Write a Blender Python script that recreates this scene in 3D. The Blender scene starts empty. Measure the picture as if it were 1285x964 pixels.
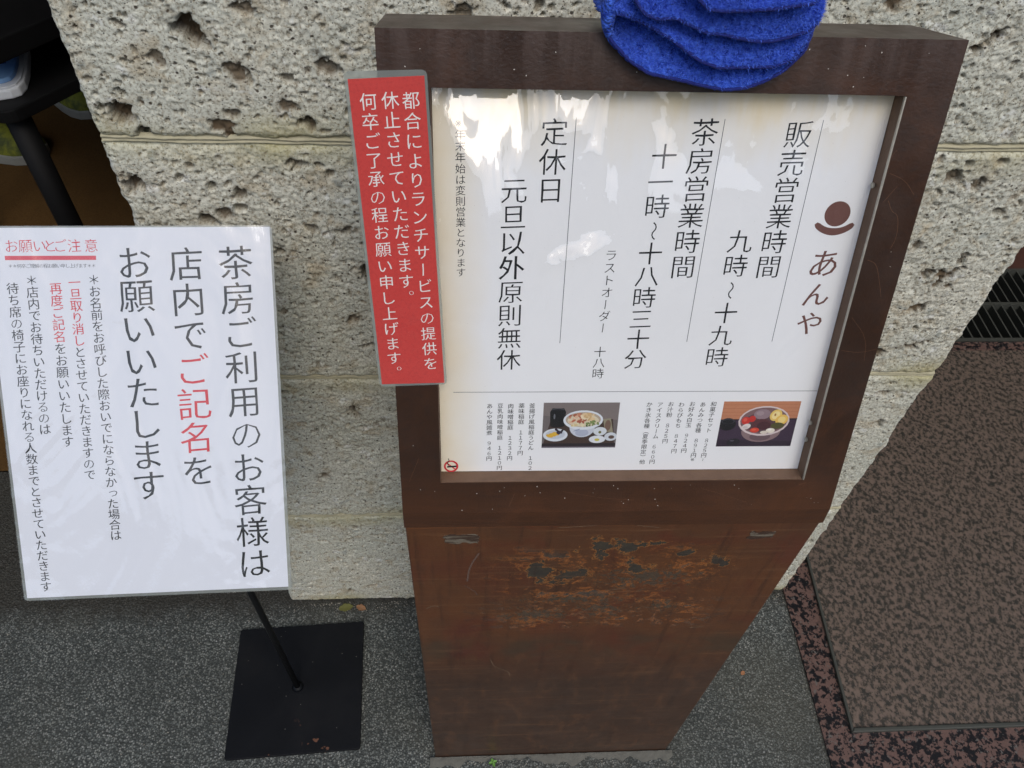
import bpy, bmesh, math, random
import numpy as np
from mathutils import Matrix, Vector
random.seed(7); rng = np.random.default_rng(11)
SC = bpy.context.scene; COL = SC.collection
# ------------------------------------------------------------------ camera, world, sun, exposure
def rot(ax, d): return Matrix.Rotation(math.radians(d), 4, ax)
cd = bpy.data.cameras.new('camera'); cam = bpy.data.objects.new('camera', cd); COL.objects.link(cam)
cam.matrix_world = Matrix.Translation((0, -0.5435, 1.2015)) @ rot('Z', -4.9965) @ rot('X', 90-50.5032) @ rot('Z', 3.5436)
cd.sensor_width = 36; cd.lens = 27.845; cd.clip_start = .02; cd.clip_end = 600
SC.camera = cam
SUN_EL, SUN_AZ = 55, 167      # azimuth clockwise from +y
w = bpy.data.worlds.new('World'); SC.world = w; w.use_nodes = True
nt = w.node_tree; sky = nt.nodes.new('ShaderNodeTexSky'); sky.sky_type = 'NISHITA'; sky.sun_disc = False
sky.sun_elevation = math.radians(SUN_EL); sky.sun_rotation = math.radians(SUN_AZ)
sky.air_density = 1.3; sky.dust_density = 3.0; sky.ozone_density = 1.0
nt.links.new(sky.outputs[0], nt.nodes['Background'].inputs[0]); nt.nodes['Background'].inputs[1].default_value = .15
sd = bpy.data.lights.new('sun', 'SUN'); sun = bpy.data.objects.new('sun', sd); COL.objects.link(sun)
sd.energy = 0.75; sd.angle = math.radians(30); sd.color = (1, .985, .96)
el, az = math.radians(SUN_EL), math.radians(SUN_AZ)
dirn = Vector((math.cos(el)*math.sin(az), math.cos(el)*math.cos(az), math.sin(el)))
sun.rotation_euler = dirn.to_track_quat('Z', 'Y').to_euler()
SC.view_settings.view_transform = 'Standard'; SC.view_settings.look = 'None'; SC.view_settings.gamma = 1
SC.view_settings.exposure = 0.22
SC.cycles.max_bounces = 8; SC.cycles.transparent_max_bounces = 16
# ------------------------------------------------------------------ helpers
def srgb(r, g, b):
    f = lambda c: (c/255/12.92 if c <= 10 else ((c/255+.055)/1.055)**2.4)
    return (f(r), f(g), f(b), 1)
class NM:
    """small node-material builder"""
    def __init__(s, name):
        s.m = bpy.data.materials.new(name); s.m.use_nodes = True; s.t = s.m.node_tree; s.b = s.t.nodes['Principled BSDF']
    def n(s, typ, **kw):
        nd = s.t.nodes.new(typ)
        for k, v in kw.items():
            if k.startswith('i_'):
                key = k[2:]; key = int(key) if key.isdigit() else key.replace('_', ' ')
                s.put(nd.inputs[key], v)
            else: setattr(nd, k, v)
        return nd
    def put(s, inp, v):
        if isinstance(v, bpy.types.NodeSocket): s.t.links.new(v, inp)
        elif isinstance(v, bpy.types.Node): s.t.links.new(v.outputs[0], inp)
        else: inp.default_value = v
    def co(s, scale=(1, 1, 1), loc=(0, 0, 0), r=(0, 0, 0)):
        tc = s.n('ShaderNodeTexCoord'); mp = s.n('ShaderNodeMapping'); s.put(mp.inputs[0], tc.outputs['Object'])
        mp.inputs['Scale'].default_value = scale; mp.inputs['Location'].default_value = loc; mp.inputs['Rotation'].default_value = r
        return mp.outputs[0]
    def noise(s, scale, detail=4, rough=.55, dist=0, v=None, out=0):
        nd = s.n('ShaderNodeTexNoise'); nd.inputs['Scale'].default_value = scale; nd.inputs['Detail'].default_value = detail
        nd.inputs['Roughness'].default_value = rough; nd.inputs['Distortion'].default_value = dist
        s.put(nd.inputs['Vector'], v if v is not None else s.co()); return nd.outputs[out]
    def vor(s, scale, feat='F1', v=None, out='Distance', rand=1):
        nd = s.n('ShaderNodeTexVoronoi', feature=feat); nd.inputs['Scale'].default_value = scale; nd.inputs['Randomness'].default_value = rand
        s.put(nd.inputs['Vector'], v if v is not None else s.co()); return nd.outputs[out]
    def ramp(s, f, stops, interp='LINEAR'):
        nd = s.n('ShaderNodeValToRGB'); cr = nd.color_ramp; cr.interpolation = interp
        while len(cr.elements) < len(stops): cr.elements.new(.5)
        for e, (p, c) in zip(cr.elements, stops):
            e.position = p; e.color = c if not isinstance(c, (int, float)) else (c, c, c, 1)
        s.put(nd.inputs[0], f); return nd.outputs[0]
    def mix(s, f, a, b, mode='MIX'):
        nd = s.n('ShaderNodeMix', data_type='RGBA', blend_type=mode); s.put(nd.inputs[0], f)
        s.put(nd.inputs[6], a); s.put(nd.inputs[7], b); return nd.outputs[2]
    def math(s, op, a, b=0., c=0.):
        nd = s.n('ShaderNodeMath', operation=op); s.put(nd.inputs[0], a); s.put(nd.inputs[1], b); s.put(nd.inputs[2], c); return nd.outputs[0]
    def attr(s, name): return s.n('ShaderNodeAttribute', attribute_name=name).outputs
    def bump(s, h, strength=.5, dist=.001, nrm=None):
        nd = s.n('ShaderNodeBump'); nd.inputs['Strength'].default_value = strength; nd.inputs['Distance'].default_value = dist
        s.put(nd.inputs['Height'], h)
        if nrm is not None: s.put(nd.inputs['Normal'], nrm)
        return nd.outputs[0]
    def done(s, col=None, rough=.5, metal=0., nrm=None, spec=.5, coat=0.):
        if col is not None: s.put(s.b.inputs['Base Color'], col)
        s.put(s.b.inputs['Roughness'], rough); s.put(s.b.inputs['Metallic'], metal); s.put(s.b.inputs['Specular IOR Level'], spec)
        if nrm is not None: s.put(s.b.inputs['Normal'], nrm)
        s.b.inputs['Coat Weight'].default_value = coat
        return s.m
def plain(name, c, rough=.5, metal=0., var=.12, scale=60, bump=.15, spec=.5):
    m = NM(name); f = m.noise(scale, 5)
    c2 = tuple(k*(1-var) for k in c[:3])+(1,); c3 = tuple(min(1, k*(1+var)) for k in c[:3])+(1,)
    return m.done(m.mix(f, c2, c3), m.ramp(m.noise(scale*.3, 4), [(.3, max(.03, rough-.08)), (.7, min(1, rough+.08))]), metal, m.bump(m.noise(scale*8, 3), bump, .0004), spec)

def mesh(name, verts, faces, mats=(), parent=None, M=None, smooth=False):
    me = bpy.data.meshes.new(name); me.from_pydata([tuple(v) for v in verts], [], [tuple(f) for f in faces]); me.update()
    return link(name, me, mats, parent, M, smooth)
def link(name, me, mats=(), parent=None, M=None, smooth=False):
    o = bpy.data.objects.new(name, me); COL.objects.link(o)
    for m in (mats if isinstance(mats, (list, tuple)) else [mats]):
        me.materials.append(m)
    if M is not None: o.matrix_world = M
    if parent is not None: setpar(o, parent)
    if smooth:
        me.polygons.foreach_set('use_smooth', [True]*len(me.polygons))
    return o
def setpar(o, p):
    mw = o.matrix_basis.copy(); o.parent = p
    P = p.matrix_basis if p.parent is None else p.parent.matrix_basis @ p.matrix_parent_inverse @ p.matrix_basis
    o.matrix_parent_inverse = P.inverted(); o.matrix_basis = mw
def thing(name, label, cat, loc=(0, 0, 0), group=None):
    o = bpy.data.objects.new(name, None); COL.objects.link(o); o.location = loc; o.empty_display_size = .05
    o.matrix_basis = Matrix.Translation(loc); tag(o, label, cat, group); return o
def tag(o, label, cat, group=None):
    o['label'] = label; o['category'] = cat
    if group: o['group'] = group
    return o
def box_bm(bm, x0, x1, y0, y1, z0, z1):
    r = bmesh.ops.create_cube(bm, size=1)['verts']
    bmesh.ops.transform(bm, matrix=Matrix.Translation(((x0+x1)/2, (y0+y1)/2, (z0+z1)/2)) @ Matrix.Diagonal((x1-x0, y1-y0, z1-z0, 1)), verts=r)
    return r
def bmobj(name, bm, mats, parent=None, M=None, bevel=0, seg=2, smooth=False):
    if bevel:
        bmesh.ops.bevel(bm, geom=[e for e in bm.edges if len(e.link_faces) == 2 and e.calc_face_angle() > .5], offset=bevel, segments=seg, affect='EDGES', profile=.6)
    bmesh.ops.recalc_face_normals(bm, faces=bm.faces)
    me = bpy.data.meshes.new(name); bm.to_mesh(me); bm.free()
    return link(name, me, mats, parent, M, smooth)
def box(name, x0, x1, y0, y1, z0, z1, mats, parent=None, M=None, bevel=0):
    bm = bmesh.new(); box_bm(bm, x0, x1, y0, y1, z0, z1); return bmobj(name, bm, mats, parent, M, bevel)
def prism(name, pts, z0, z1, mats, parent=None, M=None, bevel=0):
    bm = bmesh.new(); vs = [bm.verts.new((x, y, z0)) for x, y in pts]; f = bm.faces.new(vs)
    r = bmesh.ops.extrude_face_region(bm, geom=[f]); bmesh.ops.translate(bm, vec=(0, 0, z1-z0), verts=[v for v in r['geom'] if isinstance(v, bmesh.types.BMVert)])
    return bmobj(name, bm, mats, parent, M, bevel)
def rrect(x0, x1, y0, y1, r, n=5):
    pts = []
    for cx, cy, a0 in ((x1-r, y1-r, 0), (x0+r, y1-r, 90), (x0+r, y0+r, 180), (x1-r, y0+r, 270)):
        for i in range(n+1):
            a = math.radians(a0+90*i/n); pts.append((cx+r*math.cos(a), cy+r*math.sin(a)))
    return pts
def tube(name, pts, r, mats, parent=None, n=12, M=None, caps=True):
    pts = [Vector(p) for p in pts]; V = []; F = []
    for i, p in enumerate(pts):
        t = (pts[min(i+1, len(pts)-1)]-pts[max(i-1, 0)]).normalized(); a = t.orthogonal().normalized() if i == 0 else (a-t*a.dot(t)).normalized(); b = t.cross(a)
        rr = r[i] if isinstance(r, (list, tuple)) else r
        for k in range(n):
            q = 2*math.pi*k/n; V.append(p+(a*math.cos(q)+b*math.sin(q))*rr)
    for i in range(len(pts)-1):
        for k in range(n): F.append((i*n+k, i*n+(k+1) % n, (i+1)*n+(k+1) % n, (i+1)*n+k))
    if caps: F.append(tuple(range(n))[::-1]); F.append(tuple(range((len(pts)-1)*n, len(pts)*n)))
    return mesh(name, V, F, mats, parent, M, smooth=True)
# numpy value noise
def vnoise(x, y, seed=0):
    r = np.random.default_rng(seed); T = r.random((256, 256))
    xi = np.floor(x).astype(int); yi = np.floor(y).astype(int); fx = x-xi; fy = y-yi; fx = fx*fx*(3-2*fx); fy = fy*fy*(3-2*fy)
    a = T[xi & 255, yi & 255]; b = T[(xi+1) & 255, yi & 255]; c = T[xi & 255, (yi+1) & 255]; d = T[(xi+1) & 255, (yi+1) & 255]
    return (a*(1-fx)+b*fx)*(1-fy)+(c*(1-fx)+d*fx)*fy-.5
def fbm(x, y, f, o=4, seed=0, g=.5):
    s = 0; a = 1
    for i in range(o): s = s+a*vnoise(x*f+17.3*i, y*f+5.1*i, seed+i); f *= 2.03; a *= g
    return s
def np_mesh(name, co, faces, mats, parent=None, attrs={}, smooth=True, M=None):
    me = bpy.data.meshes.new(name); nv = len(co); nf = len(faces); k = faces.shape[1]
    me.vertices.add(nv); me.vertices.foreach_set('co', co.astype(np.float32).ravel())
    me.loops.add(nf*k); me.loops.foreach_set('vertex_index', faces.astype(np.int32).ravel())
    me.polygons.add(nf); me.polygons.foreach_set('loop_start', np.arange(0, nf*k, k, dtype=np.int32))
    me.update(calc_edges=True)
    for a, v in attrs.items():
        at = me.attributes.new(a, 'FLOAT', 'POINT'); at.data.foreach_set('value', v.astype(np.float32).ravel())
    return link(name, me, mats, parent, M, smooth)
def grid_faces(nx, ny, flip=False):
    i = np.arange(nx*ny).reshape(ny, nx); a = i[:-1, :-1].ravel(); b = i[:-1, 1:].ravel(); c = i[1:, 1:].ravel(); d = i[1:, :-1].ravel()
    return np.stack([a, d, c, b] if flip else [a, b, c, d], 1)
# ------------------------------------------------------------------ materials
def mat_tuff():
    m = NM('volcanic_tuff'); pit = m.attr('pit')['Fac']; moss = m.attr('moss')['Fac']
    base = m.mix(m.ramp(m.noise(7, 5, .6), [(.35, 0), (.65, 1)]), srgb(216, 215, 200), srgb(202, 205, 192))
    base = m.mix(m.ramp(m.noise(38, 4, .65, .6), [(.52, 0), (.68, .75)]), base, srgb(186, 174, 148))       # buff patches
    base = m.mix(m.ramp(m.noise(55, 2, .5, .3, m.co(loc=(3, 1, 2))), [(.63, 0), (.68, .7)]), base, srgb(222, 224, 218))   # pale clasts
    base = m.mix(m.ramp(m.noise(42, 2, .5, .3, m.co(loc=(9, 4, 2))), [(.66, 0), (.71, .6)]), base, srgb(150, 158, 154))   # blue grey clasts
    fine = m.noise(420, 4, .7)
    base = m.mix(m.ramp(fine, [(.38, .75), (.52, 0)]), base, srgb(124, 116, 96))
    base = m.mix(m.ramp(m.vor(330), [(.10, .85), (.2, 0)]), base, srgb(70, 58, 46))
    hs = m.n('ShaderNodeSeparateColor'); m.put(hs.inputs[0], m.vor(150, out='Color')); hole = m.math('MULTIPLY', m.ramp(m.math('ADD', m.vor(150), m.math('MULTIPLY', m.noise(700, 2), .12)), [(.20, 1), (.27, 0)]), m.ramp(hs.outputs[0], [(.62, 0), (.64, .9)]))
    base = m.mix(hole, base, srgb(66, 56, 46))
    base = m.mix(moss, base, srgb(172, 166, 122))
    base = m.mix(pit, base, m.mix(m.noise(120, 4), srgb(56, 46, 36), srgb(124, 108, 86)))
    h = m.math('ADD', m.math('MULTIPLY', m.noise(260, 5, .7), 1.), m.math('SUBTRACT', m.math('MULTIPLY', m.ramp(m.vor(330), [(.08, 0), (.25, 1)]), .5), m.math('MULTIPLY', hole, 1.2)))
    return m.done(base, .93, 0, m.bump(h, .7, .0012), .2)
def mat_mortar():
    m = NM('pale_mortar')
    return m.done(m.mix(m.noise(90, 5), srgb(188, 182, 156), srgb(160, 156, 130)), .95, 0, m.bump(m.noise(500, 4), .6, .0008), .1)
def mat_pavement():
    m = NM('washed_aggregate'); c = m.vor(360, out='Color'); d = m.vor(360)
    sep = m.n('ShaderNodeSeparateColor'); m.put(sep.inputs[0], c)
    stone = m.ramp(sep.outputs[0], [(0, srgb(66, 71, 69)), (.4, srgb(104, 110, 106)), (.8, srgb(142, 146, 140)), (.96, srgb(150, 152, 147)), (1, srgb(176, 178, 174))])
    col = m.mix(m.ramp(d, [(.35, 0), (.62, 1)]), stone, srgb(54, 58, 56))
    col = m.mix(m.ramp(m.noise(420, 3, .7), [(.45, 0), (.6, .6)]), col, srgb(66, 68, 66))
    col = m.mix(m.ramp(m.noise(5, 4, .6), [(.3, 0), (.7, .6)]), col, srgb(46, 49, 46))
    col = m.mix(m.ramp(m.noise(2.2, 3, .6, 0, m.co(loc=(1, 3, 0))), [(.5, 0), (.62, .35)]), col, srgb(80, 78, 66))
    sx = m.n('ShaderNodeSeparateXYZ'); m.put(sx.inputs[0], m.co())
    dirt_shade = m.ramp(m.math('ADD', m.math('MULTIPLY', sx.outputs[1], 1.), m.math('ADD', m.math('MULTIPLY', m.noise(35, 4), .05), .5)), [(.488, 0), (.525, .8)])
    col = m.mix(dirt_shade, col, srgb(40, 37, 30))  # dirt and contact shade at the pillar foot, both painted into the paving colour
    h = m.math('ADD', m.math('MULTIPLY', d, -1.), m.noise(500, 3))
    return m.done(col, m.ramp(sep.outputs[1], [(0, .45), (1, .85)]), 0, m.bump(h, .8, .0014), .4)
def mat_granite(name='red_granite', k=1.):
    m = NM(name); v = m.co()
    a = m.noise(135, 4, .65, .3, v); b = m.noise(150, 3, .6, .3, m.co(loc=(5, 2, 1)))
    col = m.mix(m.ramp(a, [(.48, 0), (.52, 1)]), srgb(26, 26, 28), m.mix(m.noise(300, 3), srgb(112, 88, 80), srgb(84, 69, 64)))
    col = m.mix(m.ramp(b, [(.62, 0), (.66, 1)]), col, srgb(96, 92, 88))
    return m.done(col, .3, 0, m.bump(m.noise(900, 3), .15, .0003), .5)
def mat_steel(name, face=False, rusty=False):
    m = NM(name); v = m.co()
    base = m.mix(m.ramp(m.noise(6, 6, .65, .5, m.co(scale=(1, 1, .6))), [(.3, 0), (.7, 1)]), srgb(43, 29, 21), srgb(60, 39, 27))
    base = m.mix(m.ramp(m.noise(18, 5, .6, 1), [(.5, 0), (.75, .4)]), base, srgb(84, 52, 33))
    base = m.mix(m.ramp(m.noise(160, 3, .7), [(.3, .5), (.5, 0)]), base, srgb(42, 32, 28))
    rough = m.ramp(m.noise(22, 5, .6), [(.3, .28), (.7, .5)])
    h = m.noise(380, 4, .6)
    if not rusty:
        sx = m.n('ShaderNodeSeparateXYZ'); m.put(sx.inputs[0], m.co())
        top = m.ramp(sx.outputs[1], [(.30, 0), (.34, .55)])
        streak = m.noise(14, 4, .6, 0, m.co(scale=(7, .7, 1)))
        base = m.mix(m.math('MULTIPLY', top, m.ramp(streak, [(.45, 0), (.6, 1)])), base, srgb(80, 66, 60))
        # lower bend area turns redder with fine horizontal brushing
        low = m.ramp(sx.outputs[1], [(0, .5), (.05, 0)])
        base = m.mix(m.math('MULTIPLY', low, m.noise(30, 5, .7, 0, m.co(scale=(.4, 8, 1)))), base, srgb(104, 64, 38))
        rr = m.ramp(m.noise(26, 1, .3, 0, m.co(scale=(2, .6, 1), loc=(.3, .1, 0))), [(.84, 0), (.88, .4)])
        base = m.mix(rr, base, srgb(112, 56, 36))
    if rusty:
        base = m.mix(.55, base, m.mix(m.noise(7, 6, .6, .4), srgb(54, 40, 31), srgb(98, 72, 56)))
        sx = m.n('ShaderNodeSeparateXYZ'); m.put(sx.inputs[0], m.co()); x, z = sx.outputs[0], sx.outputs[2]
        win = lambda s, a, b, c, d: m.math('MULTIPLY', m.ramp(m.math('MULTIPLY_ADD', s, 1., .0), [(a, 0), (b, 1)]), m.ramp(s, [(c, 1), (d, 0)]))
        wob = m.math('MULTIPLY', m.math('SUBTRACT', m.noise(30, 3), .5), .05)
        zz = m.math('ADD', z, wob); xx = m.math('ADD', x, .3)       # x from -.05..+.28 -> .25...58
        xw = m.math('ADD', xx, wob)
        base = m.mix(m.ramp(m.noise(34, 6, .7, .3, m.co(scale=(1.6, 1, .5))), [(.52, 0), (.7, .5)]), base, srgb(112, 76, 50))
        base = m.mix(m.ramp(m.noise(21, 6, .7, .2, m.co(scale=(1, 1, .8), loc=(3, 0, 7))), [(.54, 0), (.68, .5)]), base, srgb(52, 40, 34))
        # broad warm field under the bend
        warm = m.math('MULTIPLY', m.ramp(zz, [(.30, 0), (.42, 1)]), .75)
        base = m.mix(m.math('MULTIPLY', warm, m.ramp(m.noise(9, 5, .6, .6), [(.25, .25), (.65, 1)])), base, srgb(104, 62, 32))
        base = m.mix(m.math('MULTIPLY', warm, m.ramp(m.noise(11, 4, .6, 1, m.co(loc=(2, 0, 5))), [(.5, 0), (.66, .8)])), base, srgb(92, 44, 28))
        reg = m.math('MULTIPLY', win(zz, .448, .462, .60, .625), win(xw, .31, .36, .50, .54))
        n1 = m.noise(26, 7, .72, .25, m.co(scale=(.9, 1, 1.5), loc=(.9, 0, .42)))
        dark = m.math('MULTIPLY', reg, m.ramp(n1, [(.585, 0), (.60, 1)]))
        edge = m.math('MULTIPLY', reg, m.ramp(n1, [(.55, 0), (.58, .9), (.59, .9), (.605, 0)]))
        n2 = m.noise(80, 6, .75, .2, m.co(scale=(1, 1, 1.4)))
        reg2 = m.math('MULTIPLY', win(zz, .448, .456, .50, .53), win(xw, .29, .33, .53, .55))
        dark = m.math('MAXIMUM', dark, m.math('MULTIPLY', reg2, m.ramp(n2, [(.53, 0), (.56, .8)])))
        edge = m.math('MAXIMUM', edge, m.math('MULTIPLY', reg, m.ramp(n2, [(.56, 0), (.6, .8), (.66, 0)])))
        base = m.mix(dark, base, m.mix(m.noise(300, 3), srgb(40, 38, 36), srgb(82, 78, 68)))
        base = m.mix(edge, base, m.mix(m.noise(200, 3), srgb(180, 112, 54), srgb(134, 76, 36)))
        def ell(u, zc_, ru, rz, th=0.):
            p = m.n('ShaderNodeMapping'); m.put(p.inputs[0], m.co(loc=(-(u/1000-.04972), 0, -zc_/1000))); p.inputs['Rotation'].default_value = (0, th, 0)
            q = m.n('ShaderNodeMapping'); m.put(q.inputs[0], p.outputs[0]); q.inputs['Scale'].default_value = (1000/ru, 0, 1000/rz)
            l = m.n('ShaderNodeVectorMath', operation='LENGTH'); m.put(l.inputs[0], q.outputs[0]); return l.outputs['Value']
        def field(L_):
            d = ell(*L_[0])
            for e in L_[1:]: d = m.math('MINIMUM', d, ell(*e))
            return d
        wn = m.math('MULTIPLY', m.math('SUBTRACT', m.noise(55, 6, .68, 0, m.co(loc=(4, 0, 1))), .5), 6.5)
        d1 = m.math('ADD', field([(108, 578, 15, 12), (134, 568, 17, 10, .4), (170, 619, 26, 12), (160, 606, 8, 12), (192, 582, 11, 9), (263, 588, 11, 9), (232, 606, 8, 6)]), wn)
        hf = m.math('MULTIPLY', m.math('SUBTRACT', m.noise(190, 5, .75), .5), 6.)
        d2 = m.math('ADD', field([(113, 486, 38, 18), (174, 496, 26, 24), (228, 500, 24, 15), (205, 560, 50, 24), (150, 520, 60, 12)]), hf)
        dk2 = m.ramp(d2, [(.30, .85), (.55, 0)]); og2 = m.ramp(d2, [(.45, 0), (.62, .75), (.7, .6), (.86, 0)])
        base = m.mix(dk2, base, m.mix(m.noise(300, 3), srgb(48, 42, 36), srgb(86, 78, 62)))
        base = m.mix(og2, base, m.mix(m.noise(200, 3), srgb(140, 90, 48), srgb(84, 52, 30)))
        dk1 = m.ramp(d1, [(.72, 1), (.78, 0)]); og1 = m.ramp(d1, [(.72, 0), (.80, 1), (.92, .9), (1., 0)])
        base = m.mix(og1, base, m.mix(m.noise(220, 4), srgb(172, 116, 60), srgb(96, 60, 34)))
        base = m.mix(dk1, base, m.mix(m.noise(90, 4), srgb(34, 34, 34), srgb(72, 64, 50)))
        dark = m.math('MAXIMUM', dark, m.math('MAXIMUM', dk1, dk2))
        # faint second band lower down
        b2 = m.math('MULTIPLY', win(zz, .36, .39, .42, .44), m.ramp(m.noise(16, 4, .6, .5), [(.45, 0), (.6, .6)]))
        base = m.mix(b2, base, srgb(66, 56, 42))
        red = m.math('MULTIPLY', win(zz, .35, .39, .45, .50), m.math('MULTIPLY', m.ramp(xx, [(.27, 0), (.29, 1), (.31, .9), (.34, 0)]), m.ramp(m.noise(30, 4), [(.35, 0), (.6, .8)])))
        base = m.mix(red, base, srgb(84, 40, 30))
        # fine vertical runs and horizontal brushing over the whole plate, rust creeping up from the foot
        run = m.ramp(m.noise(60, 5, .7, .2, m.co(scale=(2.2, 1, .12))), [(.54, 0), (.68, .45)])
        base = m.mix(run, base, srgb(48, 32, 24))
        brush = m.ramp(m.noise(70, 5, .75, 0, m.co(scale=(.12, 1, 3.5), loc=(1, 0, 2))), [(.56, 0), (.72, .5)])
        base = m.mix(brush, base, srgb(128, 92, 62))
        ft = m.math('MULTIPLY', m.ramp(m.math('ADD', z, m.math('MULTIPLY', m.noise(38, 5, .7), .06)), [(.03, .9), (.055, 0)]), .8)
        base = m.mix(ft, base, srgb(60, 42, 32))
        h = m.math('ADD', m.math('MULTIPLY', h, .6), m.math('MULTIPLY', dark, -.8))
        rough = m.mix(dark, rough, (.75, .75, .75, 1))
    return m.done(base, rough, .0, m.bump(h, .35, .0006), .5)
def mat_clear(name, haze, tint=(1, 1, 1, 1), rough=.05, bscale=9, bstr=.35, bdist=.004, spec=1.0, fine=.0, bw=None, warp=False):
    """thin clear plastic: transparent, with the mirror reflection of a wavy surface and a touch of milkiness"""
    m = NM(name); t = m.t; t.nodes.remove(m.b); out = t.nodes['Material Output']
    v = m.co(scale=bw or (1, 1, 1)); h = m.noise(bscale, 3, .55, 1.2, v)
    if fine: h = m.math('ADD', h, m.math('MULTIPLY', m.noise(bscale*14, 3, .6, 0, v), fine))
    nb = m.bump(h, bstr, bdist)
    if warp:
        # the sheet is buckled in its upper left: there its normal leans upward and mirrors the sky instead of the street
        sx = m.n('ShaderNodeSeparateXYZ'); m.put(sx.inputs[0], m.co()); X, Y = sx.outputs[0], sx.outputs[1]
        up = m.math('MULTIPLY', m.ramp(m.math('ADD', Y, m.math('MULTIPLY', m.noise(25, 2), .05)), [(.225, 0), (.30, 1)]), m.ramp(X, [(.13, 1), (.24, .45)]))
        st = m.ramp(m.noise(30, 4, .55, .7, m.co(scale=(1.2, .55, 1), loc=(.21, .05, 0), r=(0, 0, .25))), [(.47, 0), (.60, 1)])
        dx = m.math('MULTIPLY', m.math('SUBTRACT', X, .113), 1/.030); dy = m.math('MULTIPLY', m.math('SUBTRACT', m.math('SUBTRACT', Y, m.math('MULTIPLY', X, .45)), .155), 1/.011)
        ell = m.ramp(m.math('ADD', m.math('ADD', m.math('MULTIPLY', dx, dx), m.math('MULTIPLY', dy, dy)), m.math('MULTIPLY', m.math('SUBTRACT', m.noise(38, 4, .6), .5), 3.4)), [(.1, .85), (.8, 0)])
        msk = m.math('MAXIMUM', m.math('MULTIPLY', m.math('MULTIPLY', up, st), .46), m.math('MULTIPLY', ell, .66))
        va = m.n('ShaderNodeVectorMath', operation='SCALE'); va.inputs[0].default_value = (.30, .337, .90); m.put(va.inputs['Scale'], msk)
        vb = m.n('ShaderNodeVectorMath', operation='ADD'); m.put(vb.inputs[0], nb); m.put(vb.inputs[1], va.outputs[0])
        vc = m.n('ShaderNodeVectorMath', operation='NORMALIZE'); m.put(vc.inputs[0], vb.outputs[0]); nb = vc.outputs[0]
    # two-sided Schlick reflectance: a thin film has no total internal reflection
    geo = m.n('ShaderNodeNewGeometry'); dt = m.n('ShaderNodeVectorMath', operation='DOT_PRODUCT'); m.put(dt.inputs[0], geo.outputs['Incoming']); m.put(dt.inputs[1], nb)
    cs = m.math('SUBTRACT', 1., m.math('MINIMUM', m.math('ABSOLUTE', dt.outputs['Value']), 1.))
    fr = m.math('MULTIPLY_ADD', m.math('POWER', cs, 5.), .96, .04)
    gl = m.n('ShaderNodeBsdfGlossy'); gl.inputs['Roughness'].default_value = rough; m.put(gl.inputs['Normal'], nb)
    tr = m.n('ShaderNodeBsdfTransparent'); tr.inputs[0].default_value = tint
    df = m.n('ShaderNodeBsdfDiffuse'); df.inputs[0].default_value = (.45, .48, .46, 1)
    a = m.n('ShaderNodeMixShader'); a.inputs[0].default_value = haze; m.put(a.inputs[1], tr); m.put(a.inputs[2], df)
    b = m.n('ShaderNodeMixShader'); m.put(b.inputs[0], m.math('MINIMUM', m.math('MULTIPLY', fr, spec), 1.)); m.put(b.inputs[1], a); m.put(b.inputs[2], gl)
    m.put(out.inputs[0], b); return m.m
def mat_ink(name, c): m = NM(name); return m.done(m.mix(m.noise(900, 2), c, tuple(k*1.15+.004 for k in c[:3])+(1,)), .6, 0, None, .3)
def mat_paper():
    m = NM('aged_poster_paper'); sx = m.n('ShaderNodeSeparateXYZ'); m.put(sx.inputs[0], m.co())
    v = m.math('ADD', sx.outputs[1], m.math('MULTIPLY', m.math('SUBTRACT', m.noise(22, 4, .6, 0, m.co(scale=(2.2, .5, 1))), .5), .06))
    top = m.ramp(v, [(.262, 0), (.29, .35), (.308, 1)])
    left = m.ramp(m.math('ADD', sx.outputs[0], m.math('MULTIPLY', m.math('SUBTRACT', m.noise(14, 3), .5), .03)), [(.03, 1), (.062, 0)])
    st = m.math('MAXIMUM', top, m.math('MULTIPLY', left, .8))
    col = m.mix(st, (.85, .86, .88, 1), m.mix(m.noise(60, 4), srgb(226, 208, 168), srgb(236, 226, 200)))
    col = m.mix(m.ramp(m.vor(190, v=m.co(loc=(.1, .2, 0))), [(.022, .55), (.04, 0)]), col, srgb(150, 140, 128))
    col = m.mix(m.ramp(m.noise(5, 4), [(.4, 0), (.8, .2)]), col, (.70, .69, .67, 1))
    return m.done(col, .55, 0, m.bump(m.noise(700, 3), .1, .0002), .3)
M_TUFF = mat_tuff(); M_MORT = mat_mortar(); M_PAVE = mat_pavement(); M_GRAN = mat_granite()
M_HEAD = mat_steel('brown_painted_steel'); M_BODY = mat_steel('weathered_rusty_steel', rusty=True)
M_INNER = plain('rusty_reveal', srgb(104, 80, 62), .7, 0, .3, 90, .5)
M_SILVER = plain('worn_aluminium_edge', srgb(176, 172, 160), .45, .6, .35, 300, .4)
M_PAPER = mat_paper()
M_WHITE = NM('bright_laminated_paper'); M_WHITE = M_WHITE.done(M_WHITE.mix(M_WHITE.noise(14, 3), (.69, .71, .79, 1), (.72, .74, .81, 1)), .6, 0, None, .3)
def red_mat():
    m = NM('red_label_paper'); c = m.mix(m.noise(40, 4), srgb(204, 52, 48), srgb(212, 62, 56))
    c = m.mix(m.ramp(m.noise(600, 2), [(.35, .25), (.5, 0)]), c, srgb(170, 40, 40)); return m.done(c, .6, 0, None, .3)
M_RED = red_mat()
M_ACRYL = mat_clear('acrylic_cover', .01, (.98, .985, .98, 1), .06, 7, .6, .004, 2.2, .02, (1.6, .9, 1), True)
M_FILM = mat_clear('laminating_film', .04, (.97, .98, .97, 1), .10, 6.5, 1., .008, 1.7, .03, (1.5, .8, 1))
M_FILM_L = mat_clear('label_film', .045, (.95, .96, .95, 1), .08, 26, .6, .0012, 1.6, .05)
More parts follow.
